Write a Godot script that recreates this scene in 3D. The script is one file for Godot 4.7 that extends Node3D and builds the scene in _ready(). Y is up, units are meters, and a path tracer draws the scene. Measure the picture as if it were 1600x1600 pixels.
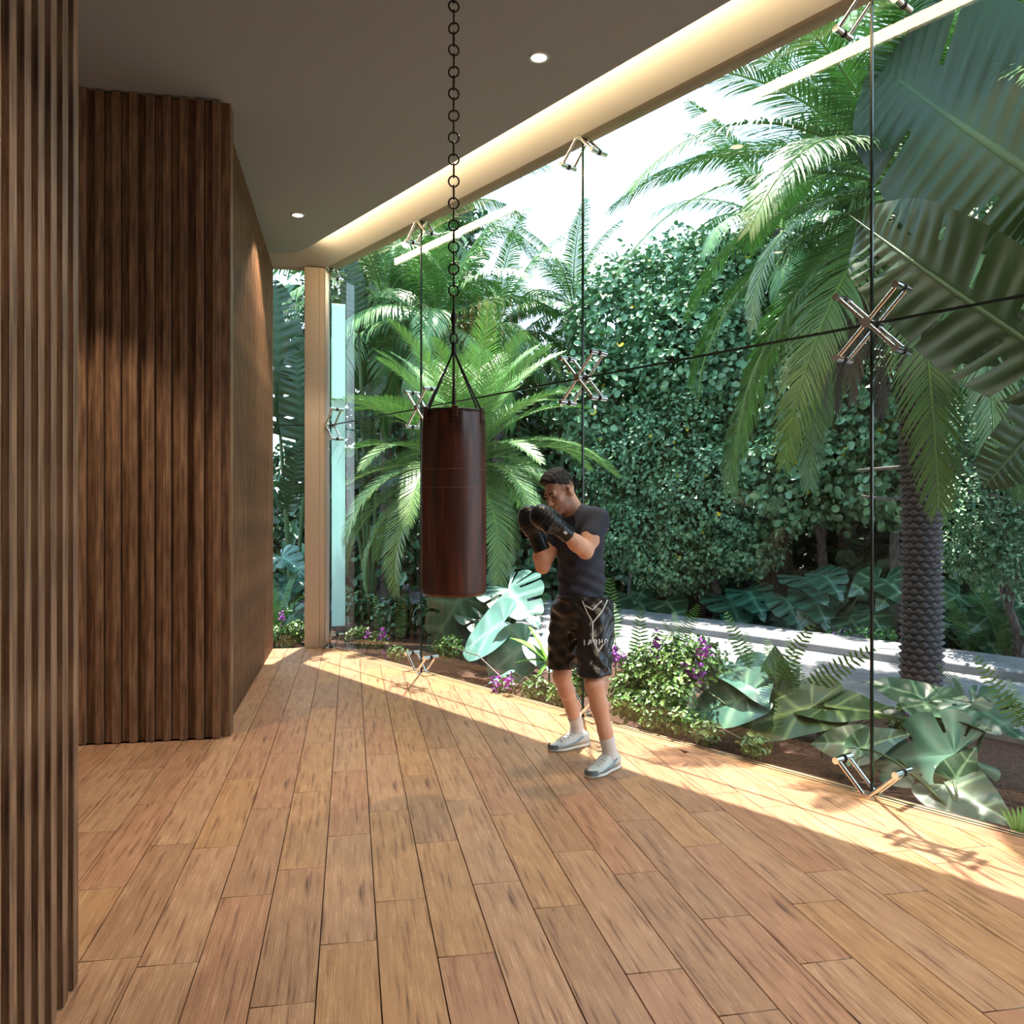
extends Node3D
# world: planks run along -z ("w" below is -z), x right, y up; the glass wall crosses at 27.5 degrees
const F := 1300.0
const YAW := 0.1915
const EYE := 1.5
const GA := Vector2(2.73, 3.993)            # glass seam nearest the camera (x, w)
const GT := Vector2(-0.46255, 0.88660)      # along the glass, away from the camera
const GN := Vector2(0.88660, 0.46255)       # out into the garden
const GROUND := -0.1
const CEIL := 4.29
var M := {}
var cs := cos(YAW)
var sn := sin(YAW)
var taken := {}

func _ready() -> void:
	setup_camera_and_light()
	make_materials()
	build_shell()
	build_glass()
	build_lamps()
	build_garden()
	build_bag()
	build_person()

func setup_camera_and_light() -> void:
	var cam := Camera3D.new()
	cam.name = "camera"
	cam.projection = Camera3D.PROJECTION_FRUSTUM
	cam.near = 0.05
	cam.far = 200.0
	cam.size = 2.0 * 0.05 * 800.0 / F
	cam.frustum_offset = Vector2(0, 0.05 * 5.0 / F)
	cam.position = Vector3(0, EYE, 0)
	cam.rotation.y = -YAW
	cam.current = true
	add_child(cam)
	var env := Environment.new()
	var sky := Sky.new()
	var sm := ProceduralSkyMaterial.new()
	sm.sky_top_color = Color(0.72, 0.89, 1.0)
	sm.sky_horizon_color = Color(0.93, 0.98, 1.0)
	sm.ground_horizon_color = Color(0.45, 0.47, 0.42)
	sm.ground_bottom_color = Color(0.3, 0.3, 0.26)
	sm.sun_angle_max = 1.0
	sky.sky_material = sm
	env.background_mode = Environment.BG_SKY
	env.sky = sky
	env.background_energy_multiplier = 2.2
	env.tonemap_mode = Environment.TONE_MAPPER_LINEAR
	env.tonemap_exposure = 1.45
	env.sdfgi_enabled = true
	env.ssao_enabled = true
	env.ssil_enabled = true
	var we := WorldEnvironment.new()
	we.name = "environment"
	we.environment = env
	add_child(we)
	var sun := DirectionalLight3D.new()
	sun.name = "sun"
	sun.light_color = Color(1.0, 0.96, 0.9)
	sun.light_energy = 4.4
	sun.light_angular_distance = 0.55
	sun.shadow_enabled = true
	add_child(sun)
	# light travels toward the camera and down: azimuth from the column's and the fittings' shadows, height from the lit strip
	var travel := Vector3(-0.22, -3.55, 0.96).normalized()
	sun.look_at_from_position(Vector3.ZERO, travel, Vector3(0, 0, 1))

# ---------------------------------------------------------------- helpers
func at_px(u: float, v: float, d: float) -> Vector3:
	var x := (u - 800.0) / F * d
	return Vector3(x * cs + d * sn, EYE + (805.0 - v) / F * d, -(d * cs - x * sn))

func d_of(u: float, p: float) -> float:      # depth of the plane that runs p metres outside the glass
	var r := (u - 800.0) / F
	var dir := Vector2(cs * r + sn, cs - sn * r)
	return (p + GA.dot(GN)) / dir.dot(GN)

func d_floor(v: float, y := 0.0) -> float:
	return F * (EYE - y) / (v - 805.0)

func out_at(u: float, v: float, p: float) -> Vector3:
	return at_px(u, v, d_of(u, p))

func gl(s: float, p: float, y: float) -> Vector3:
	var q := GA + GT * s + GN * p
	return Vector3(q.x, y, -q.y)

func numbered(n: String) -> String:
	var k: int = taken.get(n, -1) + 1
	taken[n] = k
	return n if k == 0 else "%s_%03d" % [n, k]

func thing(called: String, label: String, category: String, at := Vector3.ZERO, group := "", kind := "") -> Node3D:
	var o := Node3D.new()
	o.name = numbered(called)
	o.position = at
	tag(o, label, category, group, kind)
	add_child(o)
	return o

func tag(o: Node, label: String, category: String, group := "", kind := "") -> void:
	if label: o.set_meta("label", label)
	if category: o.set_meta("category", category)
	if group: o.set_meta("group", group)
	if kind: o.set_meta("kind", kind)

func part(called: String, mesh: Mesh, mat: Material, parent: Node, xf := Transform3D()) -> MeshInstance3D:
	var o := MeshInstance3D.new()
	o.name = numbered(called) if parent == self else called
	o.mesh = mesh
	o.material_override = mat
	o.transform = xf
	o.cast_shadow = GeometryInstance3D.SHADOW_CASTING_SETTING_ON
	parent.add_child(o, true)
	return o

class MB:
	var v := PackedVector3Array()
	var uv := PackedVector2Array()
	var col := PackedColorArray()
	var idx := PackedInt32Array()
	func vert(p: Vector3, t := Vector2.ZERO, c := Color.WHITE) -> int:
		v.append(p); uv.append(t); col.append(c)
		return v.size() - 1
	func tri(a: int, b: int, c: int) -> void:
		idx.append(a); idx.append(b); idx.append(c)
	func quad(a: int, b: int, c: int, d: int) -> void:
		tri(a, b, c); tri(a, c, d)
	func flat_quad(a: Vector3, b: Vector3, c: Vector3, d: Vector3) -> void:
		var i := vert(a, Vector2(0, 0)); vert(b, Vector2(1, 0)); vert(c, Vector2(1, 1)); vert(d, Vector2(0, 1))
		quad(i, i + 1, i + 2, i + 3)
	func flat_tri(a: Vector3, b: Vector3, c: Vector3) -> void:
		var i := vert(a); vert(b); vert(c)
		tri(i, i + 1, i + 2)
	func arrays() -> Array:
		var n := PackedVector3Array()
		n.resize(v.size())
		for i in range(0, idx.size(), 3):
			var a := v[idx[i]]
			var f := (v[idx[i + 2]] - a).cross(v[idx[i + 1]] - a)
			n[idx[i]] += f; n[idx[i + 1]] += f; n[idx[i + 2]] += f
		for i in n.size():
			n[i] = n[i].normalized() if n[i].length_squared() > 1e-20 else Vector3.UP
		var arr := []
		arr.resize(Mesh.ARRAY_MAX)
		arr[Mesh.ARRAY_VERTEX] = v
		arr[Mesh.ARRAY_NORMAL] = n
		arr[Mesh.ARRAY_TEX_UV] = uv
		arr[Mesh.ARRAY_COLOR] = col
		arr[Mesh.ARRAY_INDEX] = idx
		return arr
	func mesh() -> ArrayMesh:
		var m := ArrayMesh.new()
		m.add_surface_from_arrays(Mesh.PRIMITIVE_TRIANGLES, arrays())
		return m
	func box(c: Vector3, s: Vector3, bev := 0.0, b := Basis()) -> void:
		var h := s * 0.5
		if bev <= 0.0:
			for ax in 3:
				for sg in [-1.0, 1.0]:
					var n := Vector3.ZERO; n[ax] = sg
					var e := Vector3.ZERO; e[(ax + 1) % 3] = 1.0
					var g := Vector3.ZERO; g[(ax + 2) % 3] = sg
					flat_quad(c + b * ((n - e - g) * h), c + b * ((n - e + g) * h), c + b * ((n + e + g) * h), c + b * ((n + e - g) * h))
			return
		var k := h - Vector3(bev, bev, bev)
		var pt := func(ax: int, sx: Vector3) -> Vector3:
			var q := sx * k
			q[ax] = sx[ax] * h[ax]
			return c + b * q
		for ax in 3:
			for sg in [-1.0, 1.0]:
				var e1 := (ax + 1) % 3
				var e2 := (ax + 2) % 3
				var q := []
				for w in [[-1.0, -1.0], [-1.0, 1.0], [1.0, 1.0], [1.0, -1.0]]:
					var sx := Vector3.ZERO
					sx[ax] = sg; sx[e1] = w[0]; sx[e2] = w[1] * sg
					q.append(pt.call(ax, sx))
				flat_quad(q[0], q[1], q[2], q[3])
			var f1 := (ax + 1) % 3
			var f2 := (ax + 2) % 3
			for s1 in [-1.0, 1.0]:
				for s2 in [-1.0, 1.0]:
					var lo := Vector3.ZERO; lo[ax] = -1.0; lo[f1] = s1; lo[f2] = s2
					var hi := lo; hi[ax] = 1.0
					if s1 * s2 > 0.0:
						flat_quad(pt.call(f1, lo), pt.call(f2, lo), pt.call(f2, hi), pt.call(f1, hi))
					else:
						flat_quad(pt.call(f1, lo), pt.call(f1, hi), pt.call(f2, hi), pt.call(f2, lo))
		for sx in [-1.0, 1.0]:
			for sy in [-1.0, 1.0]:
				for sz in [-1.0, 1.0]:
					var s3 := Vector3(sx, sy, sz)
					if sx * sy * sz < 0.0:
						flat_tri(pt.call(0, s3), pt.call(1, s3), pt.call(2, s3))
					else:
						flat_tri(pt.call(0, s3), pt.call(2, s3), pt.call(1, s3))
	func tube(pts: Array, rad: Array, segs := 8, c := Color.WHITE, caps := true, closed := false) -> void:
		var n := pts.size()
		var prev := Vector3.ZERO
		var first := v.size()
		var run := 0.0
		for i in n:
			var t: Vector3
			if closed:
				t = (pts[(i + 1) % n] - pts[(i + n - 1) % n]).normalized()
			else:
				t = (pts[mini(i + 1, n - 1)] - pts[maxi(i - 1, 0)]).normalized()
			if i == 0:
				prev = t.cross(Vector3.UP if absf(t.y) < 0.9 else Vector3.RIGHT).normalized()
			prev = (prev - t * prev.dot(t)).normalized()
			var bi := t.cross(prev)
			if i > 0: run += pts[i].distance_to(pts[i - 1])
			var r: float = rad[i] if i < rad.size() else rad[-1]
			for k in segs:
				var a := TAU * k / segs
				vert(pts[i] + (prev * cos(a) + bi * sin(a)) * r, Vector2(float(k) / segs, run), c)
		for i in (n if closed else n - 1):
			var i2 := (i + 1) % n
			for k in segs:
				var k2 := (k + 1) % segs
				quad(first + i * segs + k, first + i * segs + k2, first + i2 * segs + k2, first + i2 * segs + k)
		if caps and not closed:
			for e in [0, n - 1]:
				var m := vert(pts[e], Vector2.ZERO, c)
				var ring := []
				for k in segs: ring.append(vert(v[first + e * segs + k], Vector2.ZERO, c))
				for k in segs:
					if e == 0: tri(m, ring[(k + 1) % segs], ring[k])
					else: tri(m, ring[k], ring[(k + 1) % segs])
	func lathe(profile: Array, segs := 24, c := Color.WHITE, close := false) -> void:   # profile of Vector2(radius, y), bottom to top; repeated points make hard edges
		var first := v.size()
		var run := 0.0
		for i in profile.size():
			if i > 0: run += profile[i].distance_to(profile[i - 1])
			for k in segs + 1:
				var a := TAU * k / segs
				vert(Vector3(cos(a) * profile[i].x, profile[i].y, sin(a) * profile[i].x), Vector2(float(k) / segs, run), c)
		for i in profile.size() - 1:
			if profile[i].distance_to(profile[i + 1]) < 1e-6: continue
			for k in segs:
				var o := first + i * (segs + 1) + k
				quad(o, o + segs + 1, o + segs + 2, o + 1)
	func prism(poly: PackedVector2Array, y0: float, y1: float) -> void:   # poly of (x, w); upright prism
		var t := Geometry2D.triangulate_polygon(poly)
		for i in range(0, t.size(), 3):
			for y in [y0, y1]:
				var q := []
				for k in 3: q.append(Vector3(poly[t[i + k]].x, y, -poly[t[i + k]].y))
				var up: bool = (q[2] - q[0]).cross(q[1] - q[0]).y > 0.0
				if up == (y == y1): flat_tri(q[0], q[1], q[2])
				else: flat_tri(q[0], q[2], q[1])
		var area := 0.0
		for i in poly.size():
			area += poly[i].cross(poly[(i + 1) % poly.size()])
		for i in poly.size():
			var a := poly[i]
			var b := poly[(i + 1) % poly.size()]
			if area < 0.0:
				var z := a; a = b; b = z
			flat_quad(Vector3(a.x, y0, -a.y), Vector3(a.x, y1, -a.y), Vector3(b.x, y1, -b.y), Vector3(b.x, y0, -b.y))

func bar(mb: MB, a: Vector3, b: Vector3, r: float, segs := 10) -> void:
	mb.tube([a, b], [r, r], segs)

func ring_pts(r: float, segs: int, basis: Basis, c: Vector3, stretch := 1.0) -> Array:
	var p := []
	for k in segs:
		var a := TAU * k / segs
		p.append(c + basis * Vector3(cos(a) * r, sin(a) * r * stretch, 0))
	return p

# ---------------------------------------------------------------- materials
func mat(c: Color, rough := 0.6, metal := 0.0) -> StandardMaterial3D:
	var m := StandardMaterial3D.new()
	m.albedo_color = c
	m.roughness = rough
	m.metallic = metal
	return m

func rgb(r: float, g: float, b: float) -> Color:
	return Color(r / 255.0, g / 255.0, b / 255.0)

func noise_bytes(sd: int, w0: int, h0: int, w: int, h: int, freq: float, oct := 3) -> PackedByteArray:
	var n := FastNoiseLite.new()
	n.seed = sd
	n.noise_type = FastNoiseLite.TYPE_SIMPLEX
	n.frequency = freq
	n.fractal_octaves = oct
	var im := n.get_seamless_image(w0, h0, false, false, 0.15)
	im.convert(Image.FORMAT_L8)
	im.resize(w, h, Image.INTERPOLATE_CUBIC)
	return im.get_data()

func wood_texture(sd: int, w: int, h: int, stops: Array, rough_grain: float, streaked := false) -> Array:
	# [albedo, height]; grain runs along v
	var fine := noise_bytes(sd, w, h / 40, w, h, 0.16, 3)
	var mid := noise_bytes(sd + 1, w / 2, h / 20, w, h, 0.05, 3)
	var blot := noise_bytes(sd + 2, w / 8, h / 16, w, h, 0.09, 2)
	var wave := noise_bytes(sd + 3, w / 4, h / 6, w, h, 0.03, 3)
	var speck := noise_bytes(sd + 4, w, h / 18, w, h, 0.3, 2)
	var lut := PackedByteArray()
	lut.resize(256 * 3)
	for i in 256:
		var t := i / 255.0 * (stops.size() - 1)
		var k := mini(int(t), stops.size() - 2)
		var c: Color = stops[k].lerp(stops[k + 1], t - k)
		lut[i * 3] = int(c.r * 255); lut[i * 3 + 1] = int(c.g * 255); lut[i * 3 + 2] = int(c.b * 255)
	var out := PackedByteArray()
	out.resize(w * h * 3)
	var hgt := PackedByteArray()
	hgt.resize(w * h)
	for i in w * h:
		var f := fine[i] - 128
		var m := mid[i] - 128
		var b := blot[i] - 128
		var ww := (wave[i] * 5) % 256
		var ridge := absi(ww - 128) - 64
		var s := speck[i]
		var t := 140 + int(f * rough_grain) + int(m * 0.5) + int(b * 0.4) + ridge / 6
		if streaked:
			t = 158 + int(f * 0.16) + int(m * 0.16) + int(b * 0.28) + ridge / 10
			if m < -34: t -= int((-34 - m) * (0.9 + f * 0.01))
			if s > 158 and f > 4: t += int((s - 158) * 1.1)
			if s < 84 and b < 20: t -= int((84 - s) * 0.9)
		else:
			if s > 170 and f > 10: t += (s - 170) / 2
			if s < 70 and m < 0: t -= (70 - s) / 2
		t = clampi(t, 0, 255)
		out[i * 3] = lut[t * 3]; out[i * 3 + 1] = lut[t * 3 + 1]; out[i * 3 + 2] = lut[t * 3 + 2]
		hgt[i] = clampi(128 + f + m / 3, 0, 255)
	return [ImageTexture.create_from_image(Image.create_from_data(w, h, false, Image.FORMAT_RGB8, out)), ImageTexture.create_from_image(Image.create_from_data(w, h, false, Image.FORMAT_L8, hgt))]

func noise_tex(sd: int, freq: float, stops: Array, size := 512, oct := 4) -> NoiseTexture2D:
	var n := FastNoiseLite.new()
	n.seed = sd
	n.frequency = freq
	n.fractal_octaves = oct
	n.noise_type = FastNoiseLite.TYPE_SIMPLEX
	var t := NoiseTexture2D.new()
	t.width = size
	t.height = size
	t.seamless = true
	t.noise = n
	var g := Gradient.new()
	var cols := PackedColorArray()
	var offs := PackedFloat32Array()
	for i in stops.size():
		cols.append(stops[i]); offs.append(float(i) / (stops.size() - 1))
	g.colors = cols
	g.offsets = offs
	t.color_ramp = g
	return t

func leaf_mat(c: Color, rough := 0.42, glow := 0.35) -> StandardMaterial3D:
	var m := mat(c, rough)
	m.vertex_color_use_as_albedo = true
	m.metallic_specular = 0.55
	m.backlight_enabled = true
	m.backlight = Color(0.7, 1.0, 0.5) * (glow * 0.55)
	return m

func make_materials() -> void:
	var fl := wood_texture(11, 1024, 1024, [rgb(86, 62, 52), rgb(136, 102, 80), rgb(178, 140, 110), rgb(192, 155, 123), rgb(226, 198, 166)], 0.3, true)
	for k in 4:
		var m := mat([rgb(255, 250, 248), rgb(248, 234, 232), rgb(255, 246, 230), rgb(238, 230, 226)][k], 0.38)
		m.albedo_texture = fl[0]
		m.heightmap_enabled = true
		m.heightmap_texture = fl[1]
		m.heightmap_scale = 0.08
		m.metallic_specular = 0.45
		M["plank%d" % k] = m
	var sl := wood_texture(31, 512, 1024, [rgb(70, 46, 32), rgb(104, 74, 54), rgb(136, 102, 76), rgb(164, 130, 100)], 0.4)
	var w := mat(rgb(255, 255, 255), 0.5)
	w.albedo_texture = sl[0]
	w.heightmap_enabled = true
	w.heightmap_texture = sl[1]
	w.heightmap_scale = 0.06
	w.uv1_triplanar = true
	w.uv1_world_triplanar = true
	w.uv1_scale = Vector3(2.7, 0.5, 2.7)
	M.slat = w
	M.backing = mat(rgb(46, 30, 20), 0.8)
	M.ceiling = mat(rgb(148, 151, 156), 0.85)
	M.ceiling.heightmap_enabled = true
	M.ceiling.heightmap_texture = noise_tex(5, 0.05, [Color.BLACK, Color.WHITE], 256)
	M.ceiling.heightmap_scale = 0.03
	M.ceiling.uv1_triplanar = true
	M.ceiling.uv1_scale = Vector3(2, 2, 2)
	M.cove = mat(rgb(176, 170, 164), 0.8)
	M.soffit = mat(rgb(150, 128, 108), 0.7)
	M.column = mat(rgb(186, 166, 146), 0.55)
	M.steel_frame = mat(rgb(186, 190, 198), 0.35, 0.4)
	M.plaster = mat(rgb(205, 196, 184), 0.85)
	M.outer = mat(rgb(196, 190, 180), 0.9)
	M.gap = mat(rgb(44, 30, 22), 0.9)
	M.edge_strip = mat(rgb(205, 160, 116), 0.5)
	M.edge_strip.albedo_texture = fl[0]
	var g := mat(Color(0.12, 0.26, 0.2, 0.006), 0.0)
	g.transparency = BaseMaterial3D.TRANSPARENCY_ALPHA
	M.glass = g
	var ge := mat(rgb(20, 44, 34), 0.15)
	M.glass_edge = ge
	var fr := mat(Color(0.84, 0.93, 0.95, 0.85), 0.3)
	fr.transparency = BaseMaterial3D.TRANSPARENCY_ALPHA
	fr.backlight_enabled = true
	fr.backlight = Color(0.8, 1.0, 1.0)
	M.frosted = fr
	M.seal = mat(rgb(16, 20, 16), 0.4)
	M.chrome = mat(rgb(225, 222, 218), 0.12, 1.0)
	M.rubber = mat(rgb(22, 22, 24), 0.6)
	M.soil = mat(Color.WHITE, 0.95)
	M.soil.albedo_texture = noise_tex(8, 0.03, [rgb(44, 28, 20), rgb(70, 46, 32), rgb(92, 62, 44)], 512)
	M.soil.heightmap_enabled = true
	M.soil.heightmap_texture = noise_tex(9, 0.06, [Color.BLACK, Color.WHITE], 512)
	M.soil.heightmap_scale = 2.0
	M.soil.uv1_triplanar = true
	M.soil.uv1_world_triplanar = true
	M.soil.uv1_scale = Vector3(0.9, 0.9, 0.9)
	M.concrete = mat(Color.WHITE, 0.75)
	M.concrete.albedo_texture = noise_tex(12, 0.012, [rgb(108, 110, 114), rgb(126, 128, 133), rgb(146, 148, 152)], 512, 6)
	M.concrete.uv1_triplanar = true
	M.concrete.uv1_world_triplanar = true
	M.concrete.uv1_scale = Vector3(0.5, 0.5, 0.5)

func grow(mb: MB) -> ArrayMesh:
	return mb.mesh()

# ---------------------------------------------------------------- shell
func build_shell() -> void:
	# floor
	var fl := thing("floor", "warm brown wood plank floor running toward the glass wall", "floor", Vector3.ZERO, "", "structure")
	var edge := 9.74
	var back := -2.6
	var sb := MB.new()
	var gx := func(w: float, p: float) -> float: return GA.x + ((GA.dot(GN) + p) - Vector2(GA.x, w).dot(GN)) / GN.x
	sb.prism(PackedVector2Array([Vector2(-4.2, back), Vector2(gx.call(back, 0.12), back), Vector2(gx.call(9.74, 0.12), 9.74), Vector2(-4.2, 9.74)]), -0.35, -0.014)
	part("subfloor", sb.mesh(), M.gap, fl)
	var pw := 0.1975
	var x0 := -0.1036
	var phase := {-6: 0.25, -5: 0.6, -4: 0.02, -3: 0.95, -2: 0.42, -1: 0.64, 0: 0.98, 1: 0.27, 2: 0.82, 3: 0.35, 4: 0.1, 5: 0.6, 6: 0.33, 7: 0.9, 8: 0.55}
	var rng := RandomNumberGenerator.new()
	rng.seed = 77
	var gap := 0.0042
	var full := []
	var strip := 0.11
	for variant in 12:
		full.append(plank_mesh(PackedVector2Array([Vector2(0, 0), Vector2(pw - gap, 0), Vector2(pw - gap, 1.0 - gap), Vector2(0, 1.0 - gap)]), Vector2(rng.randf(), rng.randf())))
	for c in range(-15, 18):
		var xa := x0 + c * pw
		var ph: float = phase.get(c, rng.randf())
		for r in range(1, 11):
			var wa := r * 1.0 + ph - 1.0
			var tone := rng.randi() % 4
			var vr := rng.randi() % 12
			var off := Vector2(rng.randf(), rng.randf())
			if wa + 1.0 < 1.7: continue
			var poly := PackedVector2Array([Vector2(xa, wa), Vector2(xa + pw - gap, wa), Vector2(xa + pw - gap, wa + 1.0 - gap), Vector2(xa, wa + 1.0 - gap)])
			var clip := poly
			clip = cut(clip, Vector2(0, 1), 9.69)
			clip = cut(clip, GN, GA.dot(GN) - strip)
			if xa + pw * 0.5 < -0.9:
				clip = cut(clip, Vector2(0, -1), -2.93)
				clip = cut(clip, Vector2(0, 1), 5.86)
				clip = cut(clip, Vector2(-1, 0), 3.2)
			elif xa < -0.9:
				if wa + 0.5 < 2.93 or wa + 0.5 > 5.86:
					clip = cut(clip, Vector2(-1, 0), 0.9)
			if clip.size() < 3: continue
			var area := 0.0
			for i in clip.size(): area += clip[i].cross(clip[(i + 1) % clip.size()])
			if absf(area) < 0.004: continue
			var mt: Material = M["plank%d" % tone]
			if absf(area) > 1.99 * (pw - gap) * (1.0 - gap):
				part("plank", full[vr], mt, fl, Transform3D(Basis(), Vector3(xa, 0, -wa)))
			else:
				var rel := PackedVector2Array()
				for q in clip: rel.append(q - Vector2(xa, wa))
				part("plank", plank_mesh(rel, off), mt, fl, Transform3D(Basis(), Vector3(xa, 0, -wa)))
	# border boards along the glass
	var seg := -7.4
	while seg < 6.3:
		var nx := minf(seg + 1.2, 6.35)
		var bm := MB.new()
		var a := GA + GT * (seg + 0.002)
		var b := GA + GT * nx
		var poly := PackedVector2Array([a - GN * (strip - 0.003), b - GN * (strip - 0.003), b + GN * 0.06, a + GN * 0.06])
		var rel := PackedVector2Array()
		for q in poly: rel.append(q - a)
		if nx > -3.0: part("border_board", plank_mesh(rel, Vector2(rng.randf(), rng.randf()), GT), M["plank%d" % (rng.randi() % 3)], fl, Transform3D(Basis(), Vector3(a.x, 0.001, -a.y)))
		seg = nx
	# walls with slats
	var slat := MB.new()
	slat.box(Vector3(0, 0, 0), Vector3(0.045, 4.272, 0.046), 0.002)
	var sm := slat.mesh()
	var wl := thing("wall_left", "near wall clad in slim vertical wooden slats with dark gaps", "wall", Vector3.ZERO, "", "structure")
	var bk := MB.new()
	bk.box(Vector3(-1.0, 2.15, -0.11), Vector3(0.2, 4.3, 5.5))
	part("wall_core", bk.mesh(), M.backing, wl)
	for k in 11:
		part("slat", sm, M.slat, wl, Transform3D(Basis(), Vector3(-0.878, 2.142, -(2.857 - k * 0.1))))
	var wc := thing("wall_corridor", "receding wall of fine vertical wooden slats lit by a ceiling spot", "wall", Vector3.ZERO, "", "structure")
	bk = MB.new()
	bk.box(Vector3(-1.5, 2.15, -7.87), Vector3(1.2, 4.3, 3.86))
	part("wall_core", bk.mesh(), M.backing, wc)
	for k in 39:
		part("slat", sm, M.slat, wc, Transform3D(Basis(), Vector3(-0.878, 2.142, -(5.93 + k * 0.0983))))
	# recess: battened wall facing the camera
	var wr := thing("wall_recess", "dark recess wall of broad vertical wooden battens", "wall", Vector3.ZERO, "", "structure")
	bk = MB.new()
	bk.box(Vector3(-2.5, 2.15, -5.97), Vector3(3.4, 4.3, 0.14))
	part("wall_core", bk.mesh(), M.slat, wr)
	var wide := MB.new()
	wide.box(Vector3.ZERO, Vector3(0.048, 4.272, 0.055), 0.002)
	var wm := wide.mesh()
	var thin := MB.new()
	thin.box(Vector3.ZERO, Vector3(0.046, 4.272, 0.022), 0.002)
	var tm := thin.mesh()
	for k in 22:
		var bx := -0.885 - k * 0.104
		part("batten", wm, M.slat, wr, Transform3D(Basis(), Vector3(bx, 2.142, -5.873)))
		if k % 3 != 1:
			part("batten", tm, M.slat, wr, Transform3D(Basis(), Vector3(bx - 0.052, 2.142, -5.889)))
	# closing walls that the camera does not see
	for q in [["wall_recess_left", Vector3(-3.3, 2.15, -4.3), Vector3(0.16, 4.3, 3.3), "plain plastered side wall of the recess"], ["wall_recess_near", Vector3(-2.24, 2.15, -2.78), Vector3(2.28, 4.3, 0.16), "plain near wall of the recess hidden behind the slats"], ["wall_back", Vector3(2.3, 2.15, 2.68), Vector3(8.0, 4.3, 0.16), "plain back wall of the room behind the view"]]:
		var cm := MB.new()
		cm.box(q[1], q[2])
		var o := part(q[0], cm.mesh(), M.plaster, self)
		tag(o, q[3], "wall", "", "structure")
	# ceiling slab with a lip, cove, soffit, roof
	var lip := 0.53
	var ce := thing("ceiling", "flat grey painted ceiling ending in a lit cove along the glass", "ceiling", Vector3.ZERO, "", "structure")
	var cb := MB.new()
	var endlip := 9.3
	cb.prism(PackedVector2Array([Vector2(-4.2, back), Vector2(gx.call(back, -lip), back), Vector2(gx.call(9.0, -lip), 9.0), Vector2(gx.call(9.0, -lip) - 0.1, 9.12), Vector2(-0.9, 9.2), Vector2(-4.2, 9.2)]), CEIL, CEIL + 0.10)
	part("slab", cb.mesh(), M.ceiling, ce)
	var cv := MB.new()
	var prof := [Vector2(-0.042, 4.303), Vector2(-0.10, 4.318), Vector2(-0.18, 4.345), Vector2(-0.27, 4.375), Vector2(-0.36, 4.415), Vector2(-0.45, 4.465), Vector2(-0.56, 4.52), Vector2(-0.7, 4.56), Vector2(-0.95, 4.58)]
	var near := []
	var corner := []
	var end := []
	for q in prof:
		near.append(cv.vert(gl(-7.6, q.x, q.y)))
		corner.append(cv.vert(Vector3(gx.call(9.74 + q.x, q.x), q.y, -(9.74 + q.x))))
		end.append(cv.vert(Vector3(-1.0, q.y, -(9.74 + q.x))))
	for i in prof.size() - 1:
		cv.quad(near[i], near[i + 1], corner[i + 1], corner[i])
		cv.quad(corner[i], corner[i + 1], end[i + 1], end[i])
	part("cove", cv.mesh(), M.cove, ce)
	var so := MB.new()
	var sa := GA + GT * -7.6
	var sbb := GA + GT * 6.6
	so.prism(PackedVector2Array([sa - GN * 0.035, sbb - GN * 0.035, sbb + GN * 0.10, sa + GN * 0.10]), 4.306, 4.42)
	so.prism(PackedVector2Array([Vector2(-0.95, 9.70), Vector2(-0.2, 9.70), Vector2(-0.2, 9.84), Vector2(-0.95, 9.84)]), 4.308, 4.42)
	part("window_head", so.mesh(), M.soffit, ce)
	var rf := MB.new()
	rf.prism(PackedVector2Array([Vector2(-4.2, back - 0.2), Vector2(gx.call(back - 0.2, 0.1), back - 0.2), Vector2(gx.call(9.84, 0.1), 9.84), Vector2(-4.2, 9.84)]), 4.62, 4.9)
	rf.prism(PackedVector2Array([sa + GN * 0.04, sbb + GN * 0.04, sbb + GN * 0.10, sa + GN * 0.10]), 4.42, 4.62)
	rf.prism(PackedVector2Array([Vector2(-4.2, 9.74), Vector2(-0.2, 9.74), Vector2(-0.2, 9.84), Vector2(-4.2, 9.84)]), 4.42, 4.62)
	var ro := part("roof", rf.mesh(), M.outer, self)
	tag(ro, "roof slab over the room", "roof", "", "structure")
	# column and steel post at the far corner
	var co := thing("column", "beige wood-toned column between the narrow end window and the glass wall", "column", Vector3(-0.4, 0, -9.74), "", "structure")
	var c1 := MB.new()
	c1.box(Vector3(-0.03, 2.15, 0.0), Vector3(0.16, 4.3, 0.2), 0.004)
	part("shaft", c1.mesh(), M.column, co)
	var c2 := MB.new()
	c2.box(Vector3(0.082, 2.15, -0.01), Vector3(0.06, 4.3, 0.18), 0.003)
	part("side_panel", c2.mesh(), M.column, co)
	var c3 := MB.new()
	c3.box(Vector3(0.137, 2.15, 0.0), Vector3(0.045, 4.3, 0.16), 0.004)
	part("steel_post", c3.mesh(), M.steel_frame, co)

func cut(poly: PackedVector2Array, n: Vector2, d: float) -> PackedVector2Array:   # keep n.p <= d
	var out := PackedVector2Array()
	for i in poly.size():
		var a := poly[i]
		var b := poly[(i + 1) % poly.size()]
		var da := n.dot(a) - d
		var db := n.dot(b) - d
		if da <= 0.0: out.append(a)
		if (da < 0.0 and db > 0.0) or (da > 0.0 and db < 0.0): out.append(a.lerp(b, da / (da - db)))
	return out

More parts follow.
